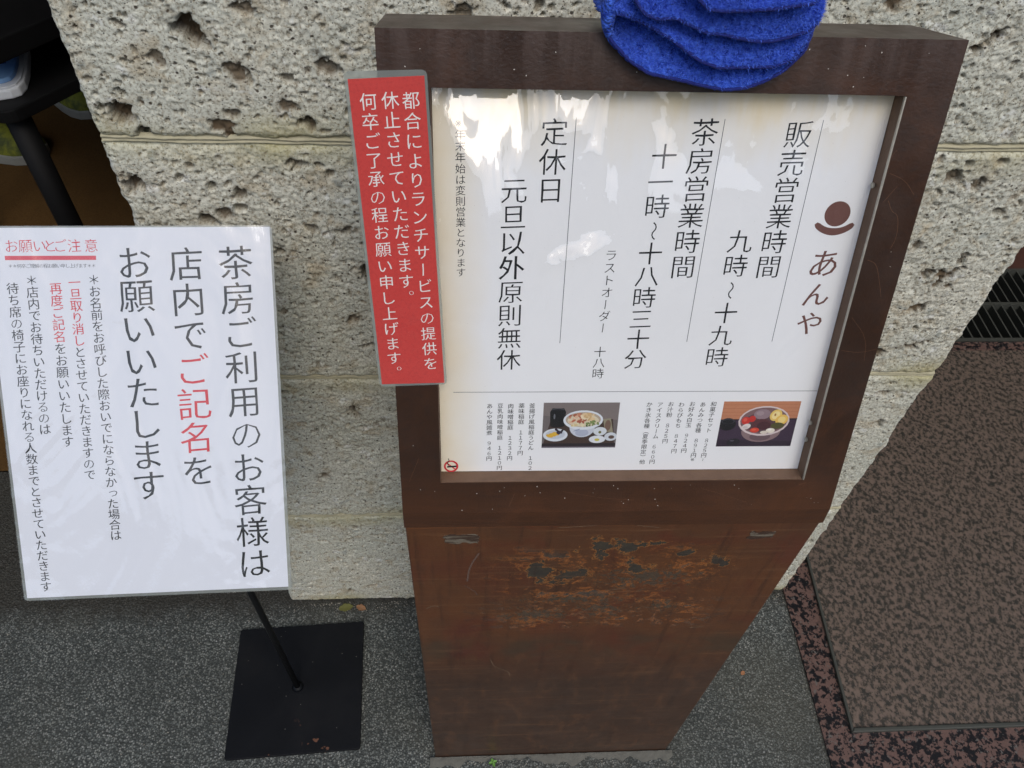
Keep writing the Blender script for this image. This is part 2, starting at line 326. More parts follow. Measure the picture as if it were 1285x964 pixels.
INK = mat_ink('black_ink', srgb(22, 24, 28)); INK_G = mat_ink('grey_ink', srgb(70, 74, 84)); INK_R = mat_ink('red_ink', srgb(196, 34, 48)); INK_W = mat_ink('white_ink', (.82, .78, .76, 1))
INK_B = mat_ink('brown_ink', srgb(106, 72, 66)); INK_BAR = mat_ink('red_bar_ink', srgb(200, 70, 84))
M_BLACK = plain('black_powder_coat', srgb(12, 13, 15), .5, 0, .2, 40, .2, .3)
def plate_mat():
    m = NM('black_plate_paint'); v = m.co()
    c = m.mix(m.noise(20, 4), srgb(8, 10, 14), srgb(14, 17, 22))
    sx = m.n('ShaderNodeSeparateXYZ'); m.put(sx.inputs[0], v)
    fr = m.ramp(sx.outputs[1], [(0, 1), (.02, 0)]) if False else None
    rn = m.ramp(m.noise(70, 3, .6), [(.66, 0), (.69, 1)])
    near = m.ramp(m.math('ADD', m.math('MULTIPLY', sx.outputs[1], -1.), 0.), [(.045, 0), (.075, 1)])
    c = m.mix(m.math('MULTIPLY', rn, near), c, srgb(96, 66, 52))
    c = m.mix(m.ramp(m.vor(60), [(.02, 1), (.035, 0)]), c, srgb(140, 138, 130))
    c = m.mix(m.ramp(m.noise(12, 4, .6), [(.5, 0), (.8, .10)]), c, srgb(60, 58, 54))
    return m.done(c, m.ramp(m.noise(9, 4), [(.3, .5), (.7, .7)]), 0, m.bump(m.noise(600, 3), .2, .0004), .18)
M_PLATE = plate_mat()
# ------------------------------------------------------------------ setting: ground
def sheet(name, x0, x1, y0, y1, z, m, parent=None):
    o = mesh(name, [(x0, y0, z), (x1, y0, z), (x1, y1, z), (x0, y1, z)], [(0, 1, 2, 3)], m, parent)
    if parent is None: o['kind'] = 'structure'
    return o
M_ROAD = plain('asphalt', (.05, .05, .052, 1), .9, 0, .3, 50, .6)
sheet('ground', -150, 150, -150, 150, -.10, M_ROAD)
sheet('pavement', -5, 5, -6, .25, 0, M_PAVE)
def carpet_mat():
    m = NM('brown_carpet'); c = m.mix(m.noise(9, 4), srgb(76, 56, 30), srgb(92, 68, 38)); c = m.mix(m.ramp(m.noise(400, 3), [(.4, .6), (.55, 0)]), c, srgb(66, 48, 26))
    return m.done(c, .95, 0, m.bump(m.noise(700, 3), .8, .002), .1)
sheet('carpet_floor', -5, .40, .25, 4.5, .004, carpet_mat())
M_GB = mat_granite('granite_floor_slab')
box('granite_floor', .514, 1.9, -.60, .548, -.03, .004, M_GB)['kind'] = 'structure'
def redfloor():
    m = NM('inner_brown_tile'); return m.done(m.mix(m.noise(90, 4), srgb(88, 58, 48), srgb(60, 42, 38)), .5, 0, None, .4)
box('inner_floor', .40, 5, .775, 4.5, -.03, .004, redfloor())['kind'] = 'structure'
box('granite_floor', 1.9, 5, .25, .775, -.03, .004, M_GB)['kind'] = 'structure'
# ------------------------------------------------------------------ the mat, see-through vinyl over the granite
def mat_vinyl():
    m = NM('cloudy_vinyl_mat'); t = m.t; b = m.b; out = t.nodes['Material Output']
    v = m.co(r=(0, 0, .6), scale=(1, .85, 1)); n = m.noise(140, 5, .66, .1, v)
    col = m.mix(m.ramp(n, [(.42, 0), (.60, 1)]), srgb(54, 55, 51), srgb(128, 112, 101))
    col = m.mix(m.ramp(m.noise(170, 3, .6, .5, v), [(.5, 0), (.7, .4)]), col, srgb(134, 116, 100))
    m.done(col, .42, 0, m.bump(m.noise(160, 3, .6, 1, v), .5, .0012), .45)
    tr = m.n('ShaderNodeBsdfTransparent'); tr.inputs[0].default_value = (.82, .80, .74, 1)
    a = m.n('ShaderNodeMixShader'); a.inputs[0].default_value = .68; m.put(a.inputs[1], tr); m.put(a.inputs[2], b.outputs[0]); m.put(out.inputs[0], a)
    return m.m
M_RUB = plain('grey_rubber_edge', srgb(58, 60, 54), .6, 0, .15, 90, .3)
mt = thing('door_mat', 'cloudy vinyl mat with grey rubber edge covering the mottled granite step right of the pillar', 'mat', (.9, .15, .004))
prism('mat_surface', [(.560, -.218), (1.86, -.212), (1.86, .520), (.588, .520)], .0045, .008, mat_vinyl(), mt)
prism('rubber_edge', [(.5552, -.2245), (1.87, -.2185), (1.87, -.212), (.560, -.218)], .0045, .011, M_RUB, mt, bevel=.0015)
prism('rubber_edge', [(.5552, -.2245), (.5598, -.2178), (.588, .520), (.584, .522)], .0045, .0105, M_RUB, mt, bevel=.0015)
# ------------------------------------------------------------------ drain grating behind the mat
M_GRATE = plain('dull_steel_grating', srgb(84, 86, 80), .5, .5, .2, 120, .3)
dg = thing('drain_grating', 'dull steel drain grating with two rows of slats beyond the mat', 'grating', (1.3, .66, 0))
for y in (.550, .657, .767): box('frame_bar', .45, 1.9, y, y+.008, -.024, .006, M_GRATE, dg)
i = 0
base_s = {}
for row, (ya, yb) in enumerate(((.558, .657), (.665, .767))):
    me = None
    for k in range(66):
        x = .47+k*.0215
        if me is None:
            o = box('slat', -.0017, .0017, ya, yb, -.022, .003, M_GRATE); me = o.data; o.matrix_basis = Matrix.Translation((x, 0, 0)); setpar(o, dg)
        else:
            o = bpy.data.objects.new('slat', me); COL.objects.link(o); o.matrix_basis = Matrix.Translation((x, 0, 0)); setpar(o, dg)
box('drain_channel', .43, 1.9, .545, .778, -.095, -.09, plain('drain_bottom', (.02, .02, .018, 1), .9), dg)
# ------------------------------------------------------------------ shop building round the pillar (mostly outside the frame: it shades the recess)
M_PLAST = plain('dark_plaster', srgb(96, 86, 74), .9, 0, .1, 20, .3)
M_CEIL = plain('ceiling_board', srgb(120, 112, 100), .9, 0, .1, 20, .3)
bd = thing('shop_building', 'dim shop interior and its outer wall around the stone pillar', 'building', (0, 2, 0))
box('ceiling', -5, 5, .26, 4.5, 2.4, 2.5, M_CEIL, bd); box('back_wall', -5, 5, 4.5, 4.6, -.05, 2.5, M_PLAST, bd)
box('side_wall', -5.1, -5, 0, 4.6, -.05, 2.5, M_PLAST, bd); box('side_wall', 5, 5.1, 0, 4.6, -.05, 2.5, M_PLAST, bd)
box('inner_wall', -.30, -.22, .26, 4.5, .0, 2.4, M_PLAST, bd)
box('facade', -5.1, 5.1, 0.03, .26, 2.4, 6.5, M_PLAST, bd)
# the other side of the street, behind the camera: what the clear covers mirror
ob = thing('street_building', 'grey building across the street, mirrored in the clear cover of the hours board', 'building', (0, -10, -.1))
M_OB = plain('grey_render_wall', srgb(92, 92, 88), .8, 0, .15, 3, .3)
box('wall', -14, 14, -16, -10, -.1, 4.6, M_OB, ob)
M_OG = plain('dark_shop_glass', srgb(40, 44, 48), .2)
for k in range(7):
    for z in (.1, 2.7): box('window', -12.6+k*3.7, -9.9+k*3.7, -10.02, -9.97, z+.2, z+1.6, M_OG, ob)
# ------------------------------------------------------------------ stone pillar
PX0, PX1, PD = -.2832, .517, .25
pil = thing('stone_pillar', 'pale porous volcanic stone pillar of stacked blocks behind both signs', 'pillar', (.117, .12, 0))
def stone(z0, z1, step, bigpits, seed, dens=1.):
    nx = int((PX1-PX0)/step)+1; nz = int((z1-z0)/step)+1
    x = np.linspace(PX0, PX1, nx); z = np.linspace(z0, z1, nz); X, Z = np.meshgrid(x, z)
    H = fbm(X, Z, 9, 3, seed)*.002 + fbm(X, Z, 60, 4, 50, .6)*.0008 + np.abs(fbm(X, Z, 170, 3, 70, .7))*.0019 + fbm(X, Z, 380, 2, 71, .7)*.0008
    # broken facets: billowy mid-size chips
    H += np.maximum(0, fbm(X, Z, 35, 3, 90)-.26)*.004
    pit = np.zeros_like(H)
    A = (PX1-PX0)*(z1-z0); pits = [(a_, b_, c_*.78, d_*.78, e_, f_) for a_, b_, c_, d_, e_, f_ in bigpits]
    r = np.random.default_rng(seed)
    for n, ra, rb in ((int(9000*A*dens), .0009, .0021), (int(210*A*dens), .0022, .0040), (int(22*A*dens), .0040, .0065)):
        for _ in range(n):
            rr = r.uniform(ra, rb); pits.append((r.uniform(PX0+.004, PX1-.004), r.uniform(z0+.006, z1-.006), rr*r.uniform(.8, 1.5), rr*r.uniform(.7, 1.3), rr*r.uniform(.7, 1.7), r.uniform(0, 3.14)))
    W1 = fbm(X, Z, 120, 3, 33); W2 = fbm(X, Z, 120, 3, 44); W3 = fbm(X, Z, 300, 2, 55)
    for (px, pz, rx, rz, dp, an) in pits:
        R = max(rx, rz)*1.9+.002; i0 = max(0, int((px-R-PX0)/step)); i1 = min(nx, int((px+R-PX0)/step)+2); j0 = max(0, int((pz-R-z0)/step)); j1 = min(nz, int((pz+R-z0)/step)+2)
        if i1 <= i0 or j1 <= j0: continue
        s = np.s_[j0:j1, i0:i1]; mx = max(rx, rz)
        dx = X[s]-px+W1[s]*mx*.95; dz = Z[s]-pz+W2[s]*mx*.95; c, q = math.cos(an), math.sin(an)
        d = np.sqrt(((dx*c+dz*q)/rx)**2+((-dx*q+dz*c)/rz)**2)+W3[s]*.35
        t = np.clip((1.08-d)/.26, 0, 1); t = t*t*(3-2*t)
        H[s] = np.maximum(H[s], H[s]*.4+t*dp*1.2*(1+W3[s]*.7*(mx > .006)))
        pit[s] = np.maximum(pit[s], t*min(1, .40+mx*60))
        if mx > .006: pit[s] = np.maximum(pit[s], .4*np.clip(1.7-d, 0, 1))
    # rounded, crumbly arrises
    for D, amp in ((np.minimum(X-PX0, PX1-X), .006), (np.minimum(Z-z0, z1-Z), .003)):
        e = np.clip(1-D/.006, 0, 1); H += e*e*amp*(1+1.6*fbm(X, Z, 70, 3, 12))
    H = np.clip(H, -.003, .02)
    edgeL = np.clip(1-(X-PX0)/.02, 0, 1); edgeR = np.clip(1-(PX1-X)/.02, 0, 1)
    jag = fbm(Z*0+.3, Z, 45, 4, seed+5, .6)*.003
    Xd = X+edgeL*jag+edgeR*fbm(Z*0+.7, Z, 38, 4, seed+6, .6)*.003
    zj = np.minimum(Z-z0, z1-Z); moss = np.clip(1-zj/.03, 0, 1)*np.clip(.55+1.6*fbm(X, Z, 14, 3, 77), 0, 1)*.8
    co = np.stack([Xd, H, Z], 2).reshape(-1, 3); F = grid_faces(nx, nz)
    # closed block: rim ring pushed to the back
    idx = np.arange(nx*nz).reshape(nz, nx); ring = np.concatenate([idx[0, :], idx[1:, -1], idx[-1, -2::-1], idx[-2:0:-1, 0]])
    bc = co[ring].copy(); bc[:, 1] = PD; nb = len(ring); off = len(co)
    rf = np.stack([ring, off+np.arange(nb), off+(np.arange(nb)+1) % nb, np.roll(ring, -1)], 1)
    co = np.concatenate([co, bc]); F = np.concatenate([F, rf])
    z_ = np.zeros(nb)
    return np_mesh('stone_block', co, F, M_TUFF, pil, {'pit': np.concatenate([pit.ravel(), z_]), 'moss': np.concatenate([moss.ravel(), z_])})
Z1, Z2, Z3 = .2616, .55, .8375; J = .0032
B3 = [(-.191, .926, .013, .016, .016, .3), (-.26, .862, .014, .011, .015, .5), (-.247, .846, .008, .007, .012, 0), (-.151, .942, .010, .006, .006, .2), (-.12, .853, .010, .007, .010, 0),
      (-.177, .864, .008, .006, .005, 0), (-.22, .905, .006, .007, .004, .4), (-.10, .900, .009, .008, .005, 0), (-.165, .895, .011, .010, .004, 1), (.381, .926, .018, .005, .009, .9), (-.252, .878, .006, .005, .009, 0), (.33, .90, .006, .004, .005, 0), (.30, .958, .012, .008, .006, 0), (-.086, .866, .007, .006, .006, 0),
      (-.273, .866, .005, .005, .006, 0), (-.185, .850, .013, .009, .003, 0), (-.135, .870, .010, .008, .003, 0)]
B2 = [(-.269, .797, .012, .011, .012, .2), (-.209, .793, .006, .005, .010, .3), (-.184, .787, .007, .009, .010, .4), (-.136, .817, .008, .006, .009, .4), (-.118, .816, .006, .004, .007, 0),
      (-.135, .750, .007, .006, .008, 0), (-.106, .75, .008, .006, .007, .5), (.439, .700, .010, .007, .006, .8), (.458, .694, .022, .008, .004, .9), (.412, .735, .009, .006, .005, .4), (.436, .806, .009, .007, .006, 1), (.463, .716, .005, .007, .005, 0), (.469, .775, .006, .006, .005, 0),
      (-.232, .803, .004, .004, .006, 0), (-.190, .774, .007, .005, .007, .4), (.435, .585, .012, .006, .005, .4), (.47, .60, .012, .005, .005, .6), (-.09, .70, .009, .012, .01, 1.), (-.11, .64, .010, .007, .007, .3), (-.10, .60, .009, .006, .006, .3), (-.22, .76, .008, .010, .01, .3), (.40, .64, .010, .006, .004, .4), (.41, .81, .010, .006, .006, .2), (.45, .655, .014, .007, .005, .6)]
B1 = [(-.129, .490, .011, .013, .013, 0), (-.121, .462, .007, .004, .007, 0), (-.19, .47, .007, .005, .006, 0), (-.18, .36, .010, .006, .004, 0), (-.11, .33, .006, .006, .006, .3), (-.20, .525, .008, .005, .007, 0), (.469, .52, .010, .006, .005, .3), (.44, .50, .008, .006, .004, 0), (-.16, .44, .006, .003, .004, .6), (.485, .46, .008, .006, .006, 0)]
B0 = [(-.125, .205, .009, .005, .009, 0), (-.105, .18, .007, .003, .006, .2), (-.19, .14, .007, .005, .005, 0), (-.08, .10, .006, .005, .005, 0), (-.15, .05, .010, .005, .005, 0)]
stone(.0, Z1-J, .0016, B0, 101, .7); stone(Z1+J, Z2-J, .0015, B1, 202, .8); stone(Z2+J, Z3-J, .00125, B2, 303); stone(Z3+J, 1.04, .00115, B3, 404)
stone(1.046, 1.40, .008, [], 505, .1); stone(1.406, 2.4, .02, [], 606, .02)
for zj in (Z1, Z2, Z3, 1.043):
    nx = 500; x = np.linspace(PX0+.002, PX1-.002, nx); prof = [(-.0042, .0065), (-.0028, .0035), (-.0018, .0022), (-.0008, .0026), (0, .0040), (.0008, .0026), (.0018, .0020), (.0028, .0032), (.0042, .0065)]
    P = []
    for dz, dy in prof:
        P.append(np.stack([x, dy-.0008+fbm(x, x*0+dz*400, 90, 3, 5)*.0012, zj+dz+fbm(x, x*0+1, 30, 3, 6)*.0010], 1))
    np_mesh('mortar_joint', np.concatenate(P), grid_faces(nx, len(prof)), M_MORT, pil)
# ------------------------------------------------------------------ glyph library (built-in font of Blender, CJK fallback)
fc = bpy.data.curves.new('glyph_source', 'FONT'); fo = bpy.data.objects.new('glyph_source', fc); COL.objects.link(fo); fc.resolution_u = 2
GL = {}
def raw(ch, off):
    fc.body = ch; fc.offset = off; fc.size = 1.0
    dgp = bpy.context.evaluated_depsgraph_get(); dgp.update(); me = bpy.data.meshes.new_from_object(fo.evaluated_get(dgp))
    V = np.zeros(len(me.vertices)*3); me.vertices.foreach_get('co', V); V = V.reshape(-1, 3)[:, :2]; F = [tuple(p.vertices) for p in me.polygons]
    bpy.data.meshes.remove(me); return V, F
def true_area(ch):
    # signed outline area (holes subtract) and perimeter, straight from the glyph's curves
    fc.body = ch; fc.offset = 0
    dgp = bpy.context.evaluated_depsgraph_get(); dgp.update(); cu = fo.to_curve(dgp); A = P = 0
    for sp in cu.splines:
        pts = [p for p in sp.bezier_points]; n = len(pts); L = []
        for i in range(n):
            p, q = pts[i], pts[(i+1) % n]
            for t in (0, .25, .5, .75):
                u = 1-t; L.append((u*u*u*p.co+3*u*u*t*p.handle_right+3*u*t*t*q.handle_left+t*t*t*q.co)[:2])
        for i in range(len(L)):
            a_, b_ = L[i], L[(i+1) % len(L)]; A += (a_[0]*b_[1]-b_[0]*a_[1])/2; P += math.hypot(b_[0]-a_[0], b_[1]-a_[1])
    fo.to_curve_clear(); return abs(A), P
rv, _ = raw('国', 0); G_H = rv[:, 1].max()-rv[:, 1].min(); G_C = (rv.max(0)+rv.min(0))/2; G_K = .90/G_H
def glyph(ch, off=-.009):
    if (ch, off) not in GL:
        # the font tessellator drops islands at some offsets: take the nearest offset whose filled area is sound
        want, per = true_area(ch); best = None
        for k in (0, .0006, -.0006, .0015, -.0015, .003, -.003, .005, -.005, .008, -.008, .012):
            V, F = raw(ch, k)
            ar = sum(abs(sum(V[f[i]][0]*V[f[(i+1) % len(f)]][1]-V[f[(i+1) % len(f)]][0]*V[f[i]][1] for i in range(len(f)))) for f in F)/2 if len(V) else 0
            e = abs(ar-want-per*k)/max(want, 1e-6)
            if best is None or e < best[0]: best = (e, V, F)
            if e < .03: break
        _, V, F = best
        if len(V):
            # brush weight: thin the horizontal strokes more than the vertical ones, tilt them slightly upward
            ed = {}
            for f in F:
                A2 = sum(V[f[i]][0]*V[f[(i+1) % len(f)]][1]-V[f[(i+1) % len(f)]][0]*V[f[i]][1] for i in range(len(f)))
                g = f if A2 > 0 else f[::-1]
                for i in range(len(g)): ed[(g[i], g[(i+1) % len(g)])] = 1
            N = np.zeros_like(V)
            for (i, j) in ed:
                if (j, i) in ed: continue
                d = V[j]-V[i]; l = math.hypot(*d) or 1; nn_ = np.array([d[1], -d[0]])/l; N[i] += nn_; N[j] += nn_
            l = np.linalg.norm(N, axis=1, keepdims=True); N = N/np.maximum(l, 1e-6); N = N*np.minimum(1.5, 1)
            V = V+N*np.array([off-.001, off-.009])
            V = V+.006*np.stack([np.sin(V[:, 1]*9+V[:, 0]*3+ord(ch)), np.sin(V[:, 0]*8+ord(ch)*.7)], 1)
            V[:, 1] += (V[:, 0]-G_C[0])*.045
        if len(V): V = (V-G_C)*G_K
        if ch in 'ー～（）' and len(V):
            V = np.stack([V[:, 1], -V[:, 0]], 1)
            if ch == 'ー': V[:, 0] *= -1
            if ch == '～': V[:, 0] *= 1; V = V*.8
        if ch in '。、': V = V+np.array([.58, .60])
        if ch in 'っッ': V = V+np.array([.08, .08])
        GL[ch, off] = (V, F)
    return GL[ch, off]
def letters(name, items, mat, parent, M, w, shear=0., off=-.009, wide=1.):
    """items: (char, u mm, v mm, em mm); flat print lying w mm off the plane"""
    V = []; F = []
    for ch, u, v, em in items:
        if ch in ' 　': continue
        gv, gf = glyph(ch, off); b = len(V)
        for (x, y) in gv: V.append(((u+(x*wide+y*shear)*em)/1000, (v+y*em)/1000, w/1000))
        for f in gf: F.append(tuple(b+k for k in f))
    return mesh(name, V, F, mat, parent, M)
def column(text, u0, v0, u1, v1, em, mat, parent, M, w, sel=None, **kw):
    n = len(text)-1; it = [(c, u0+(u1-u0)*i/n, v0+(v1-v0)*i/n, em) for i, c in enumerate(text)]
    if sel: it = it[sel[0]:sel[1]]
    return letters('lettering', it, mat, parent, M, w, **kw)
# ------------------------------------------------------------------ menu pedestal
O = Vector((-.04972, -.23700, .67461)); EX = Vector((.99999, -.00396, 0)); EY = Vector((.001336, .337411, .941356)); EN = EX.cross(EY).normalized()
FM = Matrix(((EX.x, EY.x, EN.x, O.x), (EX.y, EY.y, EN.y, O.y), (EX.z, EY.z, EN.z, O.z), (0, 0, 0, 1)))       # face frame: u, v, outward
W, L, TD, RD = .330, .3371, .0672, .0132
ped = thing('menu_pedestal', 'brown rusty steel pedestal sign with slanted shop hours board under clear cover', 'sign', (.115, -.18, 0))
# head: sloped box with a recess
bm = bmesh.new()
def q4(*p): bm.faces.new([bm.verts.new(c) for c in p])
u0, u1, v0, v1 = .0290, .3030, .0292, .3068
fo_ = [(0, 0), (W, 0), (W, L), (0, L)]; fi = [(u0, v0), (u1, v0), (u1, v1), (u0, v1)]
outer = [bm.verts.new((a, b, 0)) for a, b in fo_]; inner = [bm.verts.new((a, b, 0)) for a, b in fi]; deep = [bm.verts.new((a, b, -RD-.001)) for a, b in fi]
for k in range(4):
    j = (k+1) % 4; bm.faces.new((outer[k], outer[j], inner[j], inner[k])); f = bm.faces.new((inner[k], inner[j], deep[j], deep[k])); f.material_index = 1
bm.faces.new(deep).material_index = 1
# bend band below the slope: vertical 18 mm strip, in face coordinates
zc, yc = -.0178, -.002
def loc(x, dy, dz):   # offset along world y/z from the bend, expressed in face frame
    p = Vector((0, dy, dz)); return (x, p.dot(EY), p.dot(EN))
lip = [bm.verts.new(loc(0, yc, zc)), bm.verts.new(loc(W, yc, zc))]
bk = [bm.verts.new(loc(0, .105, zc)), bm.verts.new(loc(W, .105, zc))]
tb = [bm.verts.new((0, L, -TD)), bm.verts.new((W, L, -TD))]; mb = [bm.verts.new((0, .03, -TD-.02)), bm.verts.new((W, .03, -TD-.02))]
bm.faces.new((lip[0], lip[1], outer[1], outer[0])); bm.faces.new((outer[3], outer[2], tb[1], tb[0])); bm.faces.new((tb[0], tb[1], mb[1], mb[0]))
bm.faces.new((mb[0], mb[1], bk[1], bk[0])); bm.faces.new((bk[0], bk[1], lip[1], lip[0]))
bm.faces.new((outer[0], outer[3], tb[0], mb[0], bk[0], lip[0])); bm.faces.new((outer[1], lip[1], bk[1], mb[1], tb[1], outer[2]))
es = [e for e in bm.edges if not ({*e.verts} & {*deep}) and not ({*e.verts} <= {*inner})  and not (len({*e.verts} & {*inner}) == 1) and e.calc_face_angle(0) > .1]
bmesh.ops.bevel(bm, geom=es, offset=.0016, segments=3, affect='EDGES', profile=.5)
bmobj('head', bm, [M_HEAD, M_INNER], ped, FM)
# lower body, slightly dished plate faces in world frame
zb = .6746-.0178
bm = bmesh.new(); r = box_bm(bm, -.04972+.0006, -.04972+W-.0006, -.2384, -.134, 0, zb-.0015)
bmobj('body', bm, M_BODY, ped, bevel=.0015)
# reveal trims
box('silver_trim', u1-.0011, u1-.0002, v0, v1-.0005, -.0010, .0006, M_SILVER, ped, FM)
box('silver_trim', u0+.001, u1-.002, v0+.0002, v0+.0009, -.003, .0004, M_INNER, ped, FM)
# paper
PM = FM
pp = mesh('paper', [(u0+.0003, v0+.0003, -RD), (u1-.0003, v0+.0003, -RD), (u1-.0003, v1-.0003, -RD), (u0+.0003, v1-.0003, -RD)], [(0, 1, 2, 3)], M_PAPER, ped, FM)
WP = -RD*1000+.06
colsP = [('販売営業時間', 249.4, 280.7, 247.6, 195.2, 17), ('九時～十九時', 225.7, 212.7, 223.9, 127.1, 16.6), ('茶房営業時間', 192.0, 281.3, 190.6, 194.8, 17), ('十一時～十八時三十分', 169.1, 266.5, 166.3, 125.6, 16.2),
 ('ラストオーダー', 142.4, 202.8, 141.6, 150.3, 8.2), ('十八時', 140.9, 131.6, 140.9, 114.2, 8.6), ('定休日', 101.4, 280.0, 100.8, 244.9, 17), ('元旦以外原則無休', 78.3, 244.6, 77.7, 125.2, 17),
 ('※年末年始は変則営業となります', 45.5, 284.9, 45.2, 190.4, 6.4),
 ('釜揚げ風稲庭うどん　１０２', 95.5, 87.7, 96.0, 32.0, 4.4), ('薬味稲庭　１１７７円', 87.9, 87.7, 88.1, 46.0, 4.4), ('肉味噌稲庭　１２３２円', 80.1, 87.4, 80.3, 41.3, 4.4), ('豆乳肉味噌稲庭　１２１０円', 72.6, 87.8, 72.8, 32.4, 4.3),
 ('あんや風雑煮　９４６円', 64.9, 87.5, 64.9, 41.1, 4.4), ('和菓子セット　８２５円', 227.8, 88.5, 227.4, 42.6, 4.4), ('あんみつ各種　８９１円', 219.9, 88.2, 219.5, 42.7, 4.4), ('お好み白玉　９２４円', 212.1, 88.6, 211.5, 47.1, 4.4),
 ('わらびもち　８４７円', 204.2, 88.1, 204.0, 46.8, 4.4), ('お汁粉　８２５円', 196.4, 88.6, 196.1, 56.0, 4.4), ('アイスクリーム　６６０円', 188.5, 88.2, 188.5, 37.0, 4.4), ('かき氷各種（夏季限定）他', 180.6, 88.4, 180.9, 36.9, 4.4)]
for t, a, b, c, d, em in colsP: column(t, a, b, c, d, em, INK, pp, FM, WP, off=-.003 if em > 7 else (.002 if em > 6 else .012))
letters('lettering', [('～', 227.3, 38.6, 3.2), ('他', 219.3, 38.8, 2.6)], INK, pp, FM, WP, off=.015)
letters('lettering', [('あ', 284.6, 197.7, 21), ('ん', 284.6, 175.4, 19), ('や', 284.4, 153.5, 19)], INK_B, pp, FM, WP, shear=.06, off=.006)
def strip(pts, wd, name, mat, parent, M, wz):
    V = []; F = []
    if name == 'scratch':
        for _ in range(3): pts = [pts[0]]+[q for a_, b_ in zip(pts[:-1], pts[1:]) for q in ((a_[0]*.75+b_[0]*.25, a_[1]*.75+b_[1]*.25), (a_[0]*.25+b_[0]*.75, a_[1]*.25+b_[1]*.75))]+[pts[-1]]
        wd *= .75
    for i in range(len(pts)-1):
        (x0, y0), (x1, y1) = pts[i], pts[i+1]; l = math.hypot(x1-x0, y1-y0) or 1; nx_, ny_ = -(y1-y0)/l*wd/2, (x1-x0)/l*wd/2; b = len(V)
        V += [(x0-nx_, y0-ny_), (x1-nx_, y1-ny_), (x1+nx_, y1+ny_), (x0+nx_, y0+ny_)]; F.append((b, b+1, b+2, b+3))
    return mesh(name, [(x/1000, y/1000, wz/1000) for x, y in V], F, mat, parent, M)
for a, b, c, d in ((262.9, 289.8, 260.8, 139.9), (203, 289.5, 200.8, 139.7), (113.9, 289.1, 112.6, 138.6), (39.1, 99.3, 302.3, 99.6)): strip([(a, b), (c, d)], .38, 'ruled_line', INK_G, pp, FM, WP)
# logo
V = [(285.4, 231.9)]+[(285.4+8.3*math.cos(a*math.pi/24), 231.9+8.3*math.sin(a*math.pi/24)) for a in range(48)]
F = [(0, 1+k, 1+(k+1) % 48) for k in range(48)]
b = len(V); ar = []
for k in range(25):
    a = math.radians(-138+96*k/24); th = 2.5*(1-.25*abs(k-12)/12); th = th*min(1, .55+.45*min(k, 24-k)/1.5) ; ar.append((a, th))
for a, th in ar: V += [(285.2+(16.6-th)*math.cos(a), 236.6+(16.6-th)*math.sin(a)), (285.2+(16.6+th)*math.cos(a), 236.6+(16.6+th)*math.sin(a))]
for k in range(24): F.append((b+2*k, b+2*k+1, b+2*k+3, b+2*k+2))
mesh('logo', [(x/1000, y/1000, WP/1000) for x, y in V], F, INK_B, pp, FM)
# printed photographs of food: layered flat colour shapes
M_PRINT = NM('photo_print'); ca = M_PRINT.n('ShaderNodeVertexColor', layer_name='ink')
M_PRINT = M_PRINT.done(M_PRINT.mix(.35, ca.outputs[0], M_PRINT.mix(M_PRINT.noise(500, 4, .7), (.55, .55, .55, 1), (1, 1, 1, 1)), 'MULTIPLY'), .5, 0, None, .3)
def picture(name, u0, v0, du, dv, shapes, shear=0.):
    V = []; F = []; C = []
    for i, (kind, col, args) in enumerate(shapes):
        if kind == 'p': pts = args
        else:
            cx, cy, rx, ry = args[:4]; an = args[4] if len(args) > 4 else 0; pts = []
            for k in range(22):
                a = 2*math.pi*k/22; ex = math.cos(a)*rx; ey = math.sin(a)*ry*dv/du*1.0
                c_, s_ = math.cos(an), math.sin(an); x = ex*c_-ey*s_; y = (ex*s_+ey*c_)*du/dv; pts.append((cx+x, cy+y))
        pts = [(min(1, max(0, x)), min(1, max(0, y))) for x, y in pts]
        b = len(V); V += [((u0+x*du+(0)*y)/1000, (v0+y*dv)/1000, (WP+i*.006)/1000) for x, y in pts]; F.append(tuple(range(b, len(V)))); C += [srgb(*col)]*len(pts)
    o = mesh(name, V, F, M_PRINT, pp, FM); at = o.data.color_attributes.new('ink', 'FLOAT_COLOR', 'POINT')
    at.data.foreach_set('color', np.array(C, dtype=np.float32).ravel()); return o
R2 = random.Random(3)
def blobs(n, cx, cy, sx, sy, r, cols): return [('e', R2.choice(cols), (cx+R2.uniform(-sx, sx), cy+R2.uniform(-sy, sy), r*R2.uniform(.6, 1.3), r*R2.uniform(.6, 1.5), R2.uniform(0, 3))) for _ in range(n)]
S = [('p', (112, 104, 104), [(0, 0), (1, 0), (1, 1), (0, 1)]), ('p', (128, 118, 116), [(0, .72), (1, .62), (1, 1), (0, 1)]), ('p', (70, 54, 48), [(.02, .10), (.98, .10), (.93, .64), (.10, .60)]),
     ('p', (38, 32, 38), [(0, 0), (1, 0), (1, .10), (0, .10)]), ('p', (92, 84, 96), [(0, .0), (1, .0), (1, .035), (0, .035)]),
     ('p', (150, 144, 122), [(.80, .64), (.90, .66), (.95, .34), (.84, .36)]), ('e', (120, 96, 84), (.87, .5, .04, .12)),
     ('p', (20, 20, 24), [(.10, .50), (.29, .50), (.30, .80), (.27, .88), (.12, .88), (.09, .80)]), ('e', (20, 20, 24), (.195, .50, .095, .04)), ('e', (74, 76, 84), (.195, .85, .08, .03)), ('e', (28, 28, 34), (.195, .84, .07, .022)), ('e', (110, 112, 120), (.15, .70, .012, .06)),
     ('e', (206, 212, 224), (.53, .46, .17, .22)), ('e', (176, 184, 204), (.53, .34, .09, .08)), ('e', (226, 232, 240), (.535, .62, .265, .215)), ('e', (150, 160, 186), (.46, .40, .05, .012, .4)),
     ('e', (186, 170, 150), (.535, .63, .235, .165)), ('e', (226, 214, 186), (.535, .61, .21, .135))]
